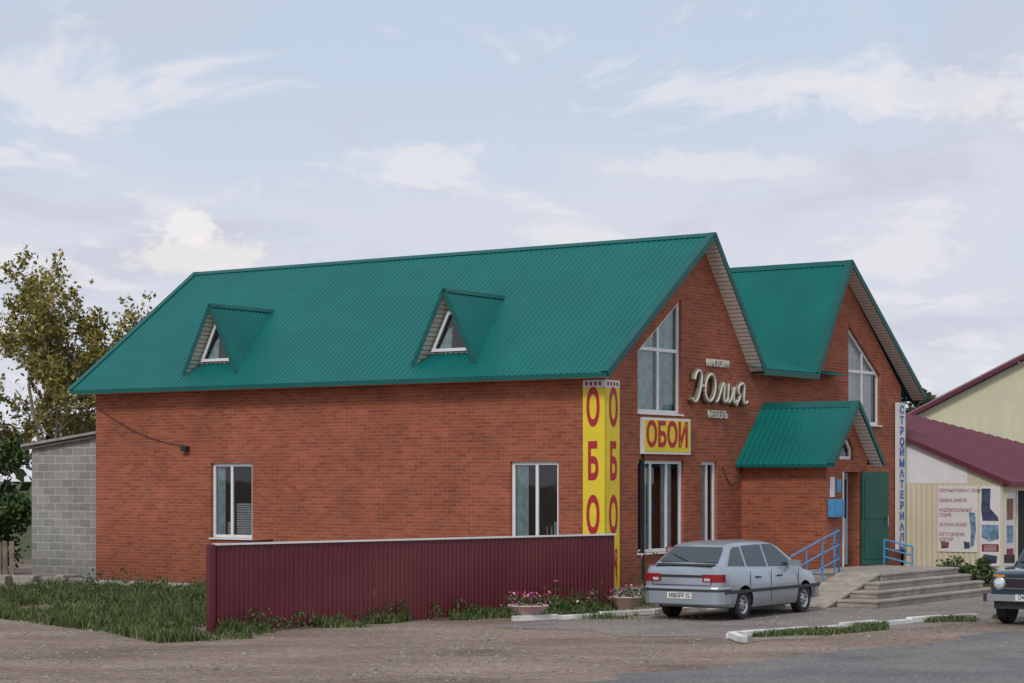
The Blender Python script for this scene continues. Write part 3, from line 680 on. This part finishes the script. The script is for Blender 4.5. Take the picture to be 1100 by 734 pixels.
for sg in(-1,1):
    pts=[(-2.086,sg*.44),(-2.083,sg*.70),(-2.058,sg*.775),(-1.98,sg*.815),(-1.91,sg*.828)]
    for a,b in zip(pts,pts[1:]):
        mb.face([(a[0],a[1],.72),(b[0],b[1],.72),(b[0],b[1],.86),(a[0],a[1],.86)],'tail')
    mb.face([(-2.09,sg*.48,.74),(-2.09,sg*.60,.74),(-2.09,sg*.60,.79),(-2.09,sg*.48,.79)],'lamp')
    mb.face([(2.06,sg*.4,.6),(2.05,sg*.66,.6),(2.03,sg*.66,.7),(2.04,sg*.4,.7)],'lamp')
mb.box(-2.086,-2.07,-.438,.438,.80,.845,'plastic'); mb.box(-2.087,-2.07,-.60,.60,.655,.665,'plastic')
for y in(-.62,.62): mb.box(-2.085,-2.05,y-.004,y+.004,.66,.72,'plastic')
mb.prism([(-2.04,-.60,1.015),(-1.90,-.60,1.045),(-1.84,-.6,1.03)],(0,1.20,0),'plastic')
q0=Vector((-1.82,0,1.06))+nr*.03; q1=Vector((-1.64,.42,1.18))+nr*.03; mb.tube(q0,q1,.009,.007,'plastic',6)
mb.tube((-2.1,.5,.27),(-1.8,.5,.27),.028,.028,'chrome',10)
mb.tube((.2,.0,1.44),(-.05,.0,1.73),.005,.003,'plastic',5)
for ax in(-1.18,1.30):
    for sg in(-1,1): wheel(mb,ax,sg*.80,sg,.285)
mb.build('lights_wheels_and_details',car,smooth=True,ang=30)
text('number_plate_text','М883РР 02',(-2.166,0,.467),(math.radians(90),0,math.radians(-90)),.12,'plastic',car,sx=.75,ext=.0008,offset=.001)

nf=Vector((9.08,36.72,0))
niva=empty('parked_offroad_car',nf+V*1.87+Vector((0.05,0,0)),ANG+math.pi)
st=[(-1.83,.74,.42,.98),(-1.80,.78,.40,1.02),(-1.7,.80,.38,1.03),(-1,.81,.36,1.03),(0,.815,.36,1.02),(.6,.815,.36,1.02),(.75,.815,.36,1.02),(1.2,.81,.38,1.0),(1.6,.80,.40,.97),(1.74,.785,.42,.94),(1.79,.76,.44,.90)]
sec2=lambda w,zb,zt:[(0,zb),(w-.1,zb),(w-.03,zb+.03),(w-.01,zb+.12),(w,zb+.25),(w,zt-.16),(w-.012,zt-.13),(w-.03,zt-.04),(w-.07,zt-.005),(w-.14,zt),(w*.5,zt+.012),(0,zt+.018)]
carbody('body',niva,st,'niva',.40,(-1.05,1.15),1.4,.81,sec2)
fy2=lambda z:.765-(z-1.0)*.28
gh2=[(-1.72,1.03),(-1.68,1.08),(-1.45,1.50),(-1.35,1.58),(-.6,1.63),(.0,1.62),(.2,1.585),(.27,1.55),(.68,1.05),(.74,1.0)]
greenhouse(niva,gh2,1.0,fy2,'niva',inset_=.08)
mb=MB()
sidewin(mb,[(-1.35,1.08),(-.35,1.08),(-.35,1.52),(-1.28,1.50)],fy2); sidewin(mb,[(-.27,1.08),(.56,1.07),(.2,1.5),(-.27,1.52)],fy2)
slopewin(mb,.27,1.55,.68,1.05,.05,.93,.07,.022,fy2); slopewin(mb,-1.68,1.08,-1.45,1.50,.05,.95,.1,.02,fy2)
mb.box(1.788,1.80,-.52,.52,.64,.86,'plastic')
for i in range(9): mb.box(1.80,1.806,-.50,.50,.66+i*.022,.668+i*.022,'chrome' if i in(0,8) else 'black')
for sg in(-1,1):
    mb.lathe([(0,.04),(.05,.036),(.085,.02),(.09,0)],(1.80,sg*.60,.745),(1,0,0),'lamp',20)
    mb.lathe([(.115,0),(.115,.02),(.09,.03),(.088,0)],(1.785,sg*.60,.745),(1,0,0),'chrome',20)
    mb.box(1.775,1.80,sg*.60-.10,sg*.60+.10,.865,.9,'amber' )
    mb.box(1.78,1.90,sg*.55-.04,sg*.55+.04,.44,.56,'plastic')
    mb.box(.55,.64,sg*.80,sg*.97,1.06,1.22,'plastic')
    for ax in(-1.05,1.15): wheel(mb,ax,sg*.79,sg,.345,.19,'alloy',8)
mb.box(1.84,1.91,-.80,.80,.44,.56,'chrome'); mb.box(1.911,1.918,-.26,.26,.455,.565,'plate')
mb.box(1.70,1.80,-.7,.7,.30,.43,'plastic')
mb.box(1.83,1.93,-.85,-.80,.43,.57,'plastic'); mb.box(1.83,1.93,.80,.85,.43,.57,'plastic')
for y in(-.25,.2): mb.tube((.70,y,1.04),(.48,y+.38,1.32),.009,.007,'plastic',6)
mb.build('details',niva,smooth=True,ang=30)
text('number_plate_text','О409КН 02',(1.9195,0,.51),(math.radians(90),0,math.radians(90)),.115,'plastic',niva,sx=.75,ext=.0008,offset=.002)

# ================= ground, road, kerbs
def groundmat():
    m,nt,b=mat('dirt_gravel'); b.inputs['Roughness'].default_value=.95; b.inputs['Specular IOR Level'].default_value=.2
    tc=N(nt,'ShaderNodeTexCoord')
    def noi(s,d=5,r=.55,mapsc=None):
        n=N(nt,'ShaderNodeTexNoise'); n.inputs['Scale'].default_value=s; n.inputs['Detail'].default_value=d; n.inputs['Roughness'].default_value=r
        if mapsc:
            mp_=N(nt,'ShaderNodeMapping'); mp_.inputs['Rotation'].default_value=(0,0,-.85); mp_.inputs['Scale'].default_value=mapsc; nt.links.new(tc.outputs['Object'],mp_.inputs[0]); nt.links.new(mp_.outputs[0],n.inputs[0])
        else: nt.links.new(tc.outputs['Object'],n.inputs[0])
        return n.outputs['Fac']
    r=N(nt,'ShaderNodeValToRGB'); nt.links.new(noi(.45,6,.65,(.6,1.2,1)),r.inputs[0])
    e=r.color_ramp.elements; e[0].position=.33; e[0].color=(.175,.130,.100,1); e[1].position=.66; e[1].color=(.34,.27,.22,1)
    x=e.new(.5); x.color=(.262,.203,.163,1)
    r2=N(nt,'ShaderNodeValToRGB'); nt.links.new(noi(7,5,.85),r2.inputs[0]); e=r2.color_ramp.elements; e[0].position=.38; e[0].color=(.62,.60,.58,1); e[1].position=.64; e[1].color=(1.32,1.30,1.27,1)
    mx=N(nt,'ShaderNodeMix',data_type='RGBA',blend_type='MULTIPLY'); mx.inputs[0].default_value=1; nt.links.new(r.outputs[0],mx.inputs[6]); nt.links.new(r2.outputs[0],mx.inputs[7])
    ge=N(nt,'ShaderNodeNewGeometry'); sp=N(nt,'ShaderNodeSeparateXYZ'); nt.links.new(ge.outputs['Position'],sp.inputs[0])
    mr=N(nt,'ShaderNodeMapRange'); mr.inputs[1].default_value=60; mr.inputs[2].default_value=75; nt.links.new(sp.outputs[1],mr.inputs[0])
    mx3=N(nt,'ShaderNodeMix',data_type='RGBA'); nt.links.new(mr.outputs[0],mx3.inputs[0]); nt.links.new(mx.outputs[2],mx3.inputs[6]); mx3.inputs[7].default_value=(.07,.09,.035,1)
    nt.links.new(mx3.outputs[2],b.inputs['Base Color'])
    bp=N(nt,'ShaderNodeBump'); bp.inputs['Strength'].default_value=.6; bp.inputs['Distance'].default_value=.05; nt.links.new(noi(5,5,.75),bp.inputs['Height']); nt.links.new(bp.outputs[0],b.inputs['Normal'])
    return m
M['ground']=groundmat()
M['asphalt']=simple('asphalt_old',(.17,.163,.158),.9,0,.2,1.1,.5,60,spec=.25,dirt=(.26,.225,.20),dirtamt=.9,grain=.28,gscale=14)
M['apron']=simple('apron_asphalt_dusty',(.23,.198,.175),.92,0,.2,1.1,.5,50,spec=.2,dirt=(.31,.26,.22),dirtamt=.85,grain=.28,gscale=10)
mb=MB(); mb.face([(-1500,-300,0),(1500,-300,0),(1500,2500,0),(-1500,2500,0)],'ground'); mb.build('ground')
def sheet(name,pts,z,m,jag=.12,step=.5):
    out=[]
    n=len(pts)
    for i in range(n):
        a=Vector((*pts[i],0));b=Vector((*pts[(i+1)%n],0)); L=(b-a).length; k=min(260,max(1,int(L/step))); d=(b-a).normalized(); nn=Vector((-d.y,d.x,0))
        for j in range(k):
            p=a+(b-a)*j/k; out.append((*(p+nn*jag*(noise.noise(p*.5)*1.8+noise.noise(p*2)*.8+noise.noise(p*6)*.3)).xy,z))
    bm=bmesh.new(); vs=[bm.verts.new(p) for p in out]; es=[bm.edges.new((vs[i],vs[(i+1)%len(vs)])) for i in range(len(vs))]
    bmesh.ops.triangle_fill(bm,use_beauty=True,edges=es,normal=(0,0,1))
    me=bpy.data.meshes.new(name); bm.to_mesh(me); bm.free(); me.materials.append(M[m]); o=bpy.data.objects.new(name,me); link(o); return o
re0=Vector((1.88,28.1)); re1=Vector((8.9,35.6)); rd=(re1-re0).normalized(); rn=Vector((rd.y,-rd.x))
a=re0-rd*30; b=re1+rd*50
sheet('road',[tuple(a),tuple(a+rn*8),tuple(b+rn*8),tuple(b)],.008,'asphalt',.45,.3)
sheet('forecourt',[(-.2,36.8),(3.6,33.2),(9.2,38.6),(15,46),(11,49),(6.3,41.9),(5.5,41.7),(.3,38.3)],.004,'apron',.4,.3)
def kerb(name,pts,w=.14,h=.12):
    mb=MB()
    for a,b in zip(pts,pts[1:]):
        a=Vector((*a,0));b=Vector((*b,0)); d=(b-a); L=d.length; d.normalize(); nn=Vector((-d.y,d.x,0)); x=0
        while x<L-.05:
            x2=min(L,x+1.0); o=Vector((random.uniform(-.012,.012),random.uniform(-.012,.012),random.uniform(-.015,.01)))
            p=a+d*x+o;q=a+d*(x2-.012)+o
            mb.prism([p,q,q+nn*w,p+nn*w],(0,0,h+o.z),'kerb'); x=x2
    return mb.build(name,bevel=.012)
kerb('kerb',[(.05,38.0),(2.7,39.9),(3.9,41.6),(5.5,41.75)],.13,.10)
kerb('kerb',[(3.72,33.0),(3.62,34.1),(8.75,39.1)],.13,.10)
mb=MB(); k=mb.mi('pebble')
for _ in range(4200):
    y=random.uniform(26.5,42); x=random.uniform(-.27,.25)*y
    if noise.noise(Vector((x*.5,y*.5,2)))<-.12+random.uniform(-.2,.2): continue
    q=(Vector((x,y))-re0).dot(rn)
    if q>-.1 and random.random()<.85: continue
    s=random.uniform(.010,.030)*(1.7 if random.random()<.06 else 1); a=random.random()*6
    i=len(mb.v); cs,sn=math.cos(a)*s,math.sin(a)*s
    mb.v+=[(x+cs,y+sn,.006),(x-sn*.8,y+cs*.8,.006),(x-cs,y-sn,.006),(x+sn*.8,y-cs*.8,.006),(x+cs*.2,y,.01+s*.8)]
    for f in((0,1,4),(1,2,4),(2,3,4),(3,0,4)): mb.f.append(tuple(i+j for j in f)); mb.m.append(k); mb.uv.append([(0,0)]*3)
mb.build('gravel')

# ================= vegetation
def blades(name,pts,mats='grass'):
    mb=MB(); k=mb.mi(mats)
    for (x,y,h) in pts:
        a=random.random()*6.28; w=.010+.008*random.random(); lean=h*random.uniform(.1,.6); c,s_=math.cos(a),math.sin(a)
        b=random.random()*6.28; lx,ly=math.cos(b)*lean,math.sin(b)*lean
        i=len(mb.v)
        mb.v+=[(x-c*w,y-s_*w,0),(x+c*w,y+s_*w,0),(x+c*w*.7+lx*.4,y+s_*w*.7+ly*.4,h*.6),(x-c*w*.7+lx*.4,y-s_*w*.7+ly*.4,h*.6),(x+lx,y+ly,h)]
        mb.f+=[(i,i+1,i+2,i+3),(i+3,i+2,i+4)]; mb.m+=[k,k]; mb.uv+=[[(0,0)]*4,[(0,0)]*3]
    return mb.build(name)
def inpoly(x,y,P):
    c=False; j=len(P)-1
    for i in range(len(P)):
        if (P[i][1]>y)!=(P[j][1]>y) and x<(P[j][0]-P[i][0])*(y-P[i][1])/(P[j][1]-P[i][1])+P[i][0]: c=not c
        j=i
    return c
def polygrass(P,n,hmin,hmax,thr=-.15,fs=.8):
    xs=[p[0] for p in P];ys=[p[1] for p in P]; out=[]
    tries=0
    while len(out)<n and tries<n*12:
        tries+=1
        x=random.uniform(min(xs),max(xs));y=random.uniform(min(ys),max(ys))
        if not inpoly(x,y,P): continue
        f=noise.noise(Vector((x*fs,y*fs,3)))+.5*noise.noise(Vector((x*3,y*3,1)))
        if f<thr+random.uniform(-.18,.18): continue
        out.append((x,y,hmin+(hmax-hmin)*max(0,min(1,(f+.3)))*random.uniform(.4,1.2)))
    return out
blades('grass_verge',polygrass([(-11.6,43.5),(-11.6,48.5),(-10.6,50.6),(-7,48.6),(-4.0,39.0),(-4.9,35.6),(-4.2,34.0),(-5.6,33.0),(-6.9,35.4),(-8.8,37.8),(-10.4,40.0)],34000,.03,.34,-.16,.7))
g=[]
for i in range(8500):
    q=random.random(); off=abs(random.gauss(0,.35))
    p=FA+fd*q+Vector((.67,-.74,0))*off
    f=noise.noise(Vector((q*9,off*1.5,0)))
    if f<-.08+off*.6: continue
    tall=1+1.3*max(0,noise.noise(Vector((q*22,5,0))))
    g.append((p.x,p.y,random.uniform(.03,.22)*(1.1-min(off,.9))*tall))
for i in range(1600):
    s=random.uniform(-.9,3.6); t=-.1-abs(random.gauss(0,.35)); p=W(s,t); g.append((p.x,p.y,random.uniform(.05,.25)))
for i in range(2200):
    p=Vector((random.uniform(.2,2.4),random.uniform(38.6,41.6),0))
    if noise.noise(p*1.1)<-.1: continue
    g.append((p.x,p.y,random.uniform(.03,.16)))
blades('grass_fence_foot',g)
g=[]
kd=(Vector((8.75,39.1,0))-Vector((3.62,34.1,0)))
for i in range(8000):
    q=random.random(); off=.06+random.random()**1.3*.7*(1-.3*q)
    p=Vector((3.62,34.1,0))+kd*q+Vector((.70,-.71,0))*off
    if noise.noise(Vector((p.x*.9,p.y*.9,7)))<-.05+off*.35: continue
    g.append((p.x,p.y,random.uniform(.03,.13)))
blades('grass_kerb_strip',g)
blades('grass_by_market',polygrass([(9.9,46.6),(13.4,50.5),(12.4,53.2),(10.4,54.4),(9.6,50)],3200,.06,.32,-.35))

def leaves_mesh(mb,pts,size,m,flat=.0):
    k=mb.mi(m)
    for p in pts:
        n=Vector((random.gauss(0,1),random.gauss(0,1),random.gauss(0,1)+flat)).normalized(); a=n.orthogonal().normalized(); b=n.cross(a)
        t=random.random()*6.28; a,b=a*math.cos(t)+b*math.sin(t),b*math.cos(t)-a*math.sin(t)
        s=size*random.uniform(.6,1.3); i=len(mb.v)
        mb.v+=[tuple(p-a*s),tuple(p-b*s*.55),tuple(p+a*s),tuple(p+b*s*.55)]
        mb.f.append((i,i+1,i+2,i+3)); mb.m.append(k); mb.uv.append([(0,0)]*4)
ml=MB(); wp=[]
for _ in range(34):
    q=random.random(); p=FA+fd*q+Vector((.67,-.74,0))*random.uniform(.05,.35); h=random.uniform(.12,.42)
    ml.tube((p.x,p.y,0),(p.x,p.y,h),.006,.003,'weed',4)
    for _ in range(int(70*h)+8): wp.append(Vector((p.x+random.gauss(0,.07),p.y+random.gauss(0,.07),random.uniform(.02,h))))
for _ in range(90):
    x=random.uniform(-11.2,-5.2); y=random.uniform(40,50.2)
    if not inpoly(x,y,[(-11.6,44.5),(-11.4,48.5),(-10.6,50.4),(-7,48.4),(-4.6,37.0),(-6.6,37.6),(-9.8,41.5)]): continue
    h=random.uniform(.2,.5)*(1.3 if y>47 else 1)
    ml.tube((x,y,0),(x,y,h),.007,.003,'weed',4)
    for _ in range(int(60*h)+8): wp.append(Vector((x+random.gauss(0,.11),y+random.gauss(0,.11),random.uniform(.03,h))))
leaves_mesh(ml,wp,.038,'weed'); ml.build('weeds')
def tree(name,loc,height,spread,nleaf,leafm,barkm,lsize,upright=.6,seed=1,depth=4,r0=.16,cut=-.22):
    random.seed(seed); root=empty(name,loc); mb=MB(); tips=[]; segl=[]
    def br(p,d,L,r,lev):
        segs=4; q=p
        for i in range(segs):
            d=(d+Vector((random.gauss(0,.10),random.gauss(0,.10),random.gauss(0,.06)+.05*upright))).normalized()
            q2=q+d*L/segs; segl.append((q,q2,r*(1-.6*i/segs),r*(1-.6*(i+1)/segs),6 if lev<2 else 4))
            if lev<depth and (i>0 or lev>0):
                for _ in range(2 if lev<2 else random.choice((1,2))):
                    ang=random.random()*6.28; side=Vector((math.cos(ang),math.sin(ang),0))
                    nd=(d*upright+side*(1-upright)*1.3*spread+Vector((0,0,.15))).normalized()
                    br(q2,nd,L*random.uniform(.42,.62),r*(1-.6*(i+1)/segs)*.6,lev+1)
            if lev>=2: tips.append((q2,L/segs))
            q=q2
        tips.append((q,L/segs))
    br(Vector((0,0,0)),Vector((random.uniform(-.05,.05),0,1)),height*.85,r0,0)
    k=height/max(t[0].z for t in tips)
    for q,q2,ra,rb,n in segl: mb.tube(q*k,q2*k,ra,rb,barkm,n)
    mb.build('trunk_and_limbs',root)
    ml=MB(); pts=[]
    for _ in range(nleaf):
        p,L=random.choice(tips)
        if noise.noise(p*.9*k+Vector((seed,0,0)))<cut: continue
        pts.append(p*k+Vector((random.gauss(0,1),random.gauss(0,1),random.gauss(0,1)))*L*.55*k)
    leaves_mesh(ml,pts,lsize,leafm); ml.build('foliage',root)
    return root
tree('poplar_tree',(-14.7,68,0),10.3,1.35,16500,'leaf_tree','birch',.083,.62,3,4,.13,-.28)
tree('poplar_tree',(-13.6,71,0),9.0,1.3,12500,'leaf_tree','birch',.083,.62,21,4,.10,-.28)
tree('poplar_tree',(-16.6,66,0),8.8,1.2,2600,'leaf_tree','bark',.065,.66,11,4,.10)
random.seed(5)
def bush(name,loc,blobs,n,size,m,stem=True):
    root=empty(name,loc); ml=MB(); pts=[]
    for _ in range(n):
        c,r=random.choice(blobs); d=Vector((random.gauss(0,1),random.gauss(0,1),random.gauss(0,1))).normalized()
        rr=r*(random.random()**.45)*(1+.35*noise.noise(d*2.2+Vector(c)*3))
        p=Vector(c)+Vector((d.x*rr,d.y*rr,d.z*rr))
        if p.z<.02: continue
        pts.append(p)
    leaves_mesh(ml,pts,size,m)
    if stem:
        for c,r in blobs: ml.tube((c[0]*.2,c[1]*.2,0),(c[0],c[1],c[2]),.04,.012,'bark',5)
    ml.build('foliage',root); return root
bl=[((random.uniform(-2.8,1.3),random.uniform(-.8,.8),random.uniform(.6,3.6)),random.uniform(.4,.85)) for _ in range(28)]
bush('leafy_bush',(-14.6,56.5,0),bl,15000,.085,'leaf_bush')
bush('shrub',(10.35,48.9,0),[((0,0,.4),.42),((.35,.1,.3),.3)],1500,.05,'leaf_bush')
bush('shrub',(11.35,49.8,0),[((0,0,.25),.3),((.3,0,.2),.25),((-.1,0,.55),.2)],1000,.05,'leaf_bush')
bush('shrub',(23.0,118,0),[((0,0,6),1.6),((1.5,0,5.5),1.3),((-1,0,5),1.5)],1800,.25,'leaf_far')
ml=MB(); 
for k in range(70):
    x=-75+k*2.3+random.uniform(-1,1); y=150+random.uniform(-6,6); h=random.uniform(4,7.5)
    pts=[]
    for _ in range(170):
        d=Vector((random.gauss(0,.5),random.gauss(0,.5),0)); pts.append(Vector((x+d.x*2,y+d.y*2,random.random()**.7*h)))
    leaves_mesh(ml,pts,.5,'leaf_far')
ml.build('distant_trees')
def planter(loc,n=260,r=.36,bowl=True):
    root=empty('flower_planter',loc); mb=MB()
    if bowl: mb.lathe([(0,.0),(.2,.0),(.16,.05),(.2,.09),(r,.24),(r+.03,.27),(r+.01,.29),(r-.04,.25),(0,.22)],(0,0,0),(0,0,1),'pot',20)
    mb.build('bowl',root,smooth=True)
    ml=MB(); P=lambda s,z0,z1:[Vector((random.gauss(0,s),random.gauss(0,s),random.uniform(z0,z1))) for _ in range(n)]
    a=P(.18,.24,.45); leaves_mesh(ml,a,.04,'leaf_bush'); b=P(.18,.3,.52); leaves_mesh(ml,b[:n//2],.034,'flower',1); ml.build('flowers',root)
planter((.3,38.45,0))
planter((2.25,41.2,0),120,.3)
fp=empty('flowering_plants',W(1.2,-1.2),ANG); ml=MB()
pts=[];fl_=[]
for s in range(46):
    x,y=random.uniform(-1.3,1.5),random.uniform(-.35,.35); h=random.uniform(.5,1.25)
    ml.tube((x,y,0),(x+.05,y,h),.008,.005,'leaf_bush',4)
    for _ in range(22): pts.append(Vector((x+random.gauss(0,.09),y+random.gauss(0,.09),random.uniform(.05,h))))
    if s%2: 
        for _ in range(7): fl_.append(Vector((x+.05+random.gauss(0,.05),y+random.gauss(0,.05),h+random.gauss(0,.05))))
leaves_mesh(ml,pts,.045,'leaf_bush'); leaves_mesh(ml,fl_,.035,'flower'); ml.build('stems_and_blooms',fp)
fp2=empty('flowering_plants',(1.05,40.0,0)); ml=MB(); pts=[];fl_=[]
for s in range(14):
    x,y=random.uniform(-.5,.6),random.uniform(-.3,.3); h=random.uniform(.25,.75)
    ml.tube((x,y,0),(x,y,h),.007,.004,'leaf_bush',4)
    for _ in range(16): pts.append(Vector((x+random.gauss(0,.08),y+random.gauss(0,.08),random.uniform(.03,h))))
    if s%3==0:
        for _ in range(5): fl_.append(Vector((x+random.gauss(0,.04),y+random.gauss(0,.04),h)))
leaves_mesh(ml,pts,.04,'leaf_bush'); leaves_mesh(ml,fl_,.03,'flower'); ml.build('stems_and_blooms',fp2)

# ================= sky + sun
w=bpy.data.worlds.new('World'); sc.world=w; w.use_nodes=True; nt=w.node_tree; nt.nodes.clear()
o=N(nt,'ShaderNodeOutputWorld'); bg=N(nt,'ShaderNodeBackground'); bg.inputs[1].default_value=.106; nt.links.new(bg.outputs[0],o.inputs[0])
sky=N(nt,'ShaderNodeTexSky',sky_type='NISHITA'); sky.sun_disc=False; sky.sun_elevation=math.radians(42); sky.sun_rotation=math.radians(200); sky.air_density=1; sky.dust_density=2
tc=N(nt,'ShaderNodeTexCoord'); sp=N(nt,'ShaderNodeSeparateXYZ'); nt.links.new(tc.outputs['Generated'],sp.inputs[0])
def mth(op,a,b=None,c=None,clamp=False):
    n=N(nt,'ShaderNodeMath',operation=op); n.use_clamp=clamp
    for i,x in enumerate((a,b,c)):
        if x is None: continue
        if isinstance(x,(int,float)): n.inputs[i].default_value=x
        else: nt.links.new(x,n.inputs[i])
    return n.outputs[0]
zc=mth('MAXIMUM',sp.outputs[2],0.0); dz=mth('ADD',zc,.13)
cx_=mth('DIVIDE',sp.outputs[0],dz); cy_=mth('DIVIDE',sp.outputs[1],dz)
cv=N(nt,'ShaderNodeCombineXYZ'); nt.links.new(cx_,cv.inputs[0]); nt.links.new(cy_,cv.inputs[1])
def nz(sc_,d,off=(0,0,0),rough=.5,vec=None,dist=0,scl=(1,1,1)):
    mp_=N(nt,'ShaderNodeMapping'); mp_.inputs['Location'].default_value=off; mp_.inputs['Scale'].default_value=scl; nt.links.new(vec or cv.outputs[0],mp_.inputs[0])
    n=N(nt,'ShaderNodeTexNoise'); n.inputs['Scale'].default_value=sc_; n.inputs['Detail'].default_value=d; n.inputs['Roughness'].default_value=rough; n.inputs['Distortion'].default_value=dist; nt.links.new(mp_.outputs[0],n.inputs[0]); return n.outputs['Fac']
def mrange(x,a,b,c=0,d=1):
    n=N(nt,'ShaderNodeMapRange',interpolation_type='SMOOTHSTEP'); n.inputs[1].default_value=a;n.inputs[2].default_value=b;n.inputs[3].default_value=c;n.inputs[4].default_value=d; nt.links.new(x,n.inputs[0]); return n.outputs[0]
def mixc(f,a,b):
    n=N(nt,'ShaderNodeMix',data_type='RGBA')
    for i,x in((0,f),(6,a),(7,b)):
        if isinstance(x,(int,float)): n.inputs[i].default_value=x
        elif isinstance(x,tuple): n.inputs[i].default_value=(*x,1)
        else: nt.links.new(x,n.inputs[i])
    return n.outputs[2]
hz=mrange(zc,0,.24)
veil=mixc(hz,(6.9,7.0,7.7),(5.2,6.15,7.5))
c=mixc(.93,sky.outputs[0],veil)
c=mixc(mrange(nz(.9,4,(3.1,1.2,0),.55,dist=.5),.42,.62,0,.8),c,(6.5,6.7,7.5))
c=mixc(mrange(nz(1.7,5,(7.7,4.2,2),.58,dist=.6,scl=(1,.8,1)),.49,.66,0,.65),c,(5.55,5.7,6.6))
c=mixc(mrange(nz(2.6,5,(1.7,9.2,5),.62,dist=.4,scl=(1,.7,1)),.52,.64,0,.75),c,(7.6,7.5,7.95))
yy=mth('MAXIMUM',sp.outputs[1],.05); px_=mth('DIVIDE',sp.outputs[0],yy); pz_=mth('DIVIDE',sp.outputs[2],yy)
pv=N(nt,'ShaderNodeCombineXYZ'); nt.links.new(px_,pv.inputs[0]); nt.links.new(pz_,pv.inputs[1])
pn=nz(55,6,(1.3,2.6,0),.62,pv.outputs[0],scl=(1,1.5,1)); fr_=mrange(sp.outputs[1],0,.2)
def puff(c,cx,cz,rx,rz,amt,col):
    a=mth('DIVIDE',mth('SUBTRACT',px_,cx),rx); b=mth('DIVIDE',mth('SUBTRACT',pz_,cz),rz)
    d=mth('SQRT',mth('ADD',mth('MULTIPLY',a,a),mth('MULTIPLY',b,b)))
    e=mth('ADD',mth('SUBTRACT',1.0,d),mth('MULTIPLY',mth('SUBTRACT',pn,.5),2.2))
    f=mth('MULTIPLY',mth('MULTIPLY',mrange(e,.0,.5),fr_),amt)
    return mixc(f,c,col)
c=puff(c,-.150,.108,.040,.012,.8,(8.0,7.7,7.6))
c=puff(c,-.156,.120,.020,.010,.8,(8.6,8.3,8.2))
c=puff(c,-.075,.092,.055,.009,.55,(7.8,7.7,7.9))
c=puff(c,.195,.185,.09,.014,.55,(7.9,7.7,8.0))
c=puff(c,.10,.150,.06,.009,.5,(7.8,7.6,7.9))
c=puff(c,.19,.150,.05,.012,.4,(5.5,5.5,6.4))
nt.links.new(c,bg.inputs[0])
sd=bpy.data.lights.new('sun','SUN'); sd.energy=1.5; sd.angle=math.radians(12); sd.color=(1,.95,.88)
so=bpy.data.objects.new('sun',sd); link(so)
az=math.radians(200); el=math.radians(42)
dirv=Vector((math.sin(az)*math.cos(el),math.cos(az)*math.cos(el),math.sin(el)))
so.rotation_euler=dirv.to_track_quat('Z','Y').to_euler()
cd=bpy.data.cameras.new('camera'); cd.sensor_width=36; cd.lens=36*F/1100; cd.shift_y=(HZ-367)/1100; cd.clip_end=5000; cd.clip_start=.1
co=bpy.data.objects.new('camera',cd); link(co); co.location=(0,0,H); co.rotation_euler=(math.radians(90),0,0); sc.camera=co
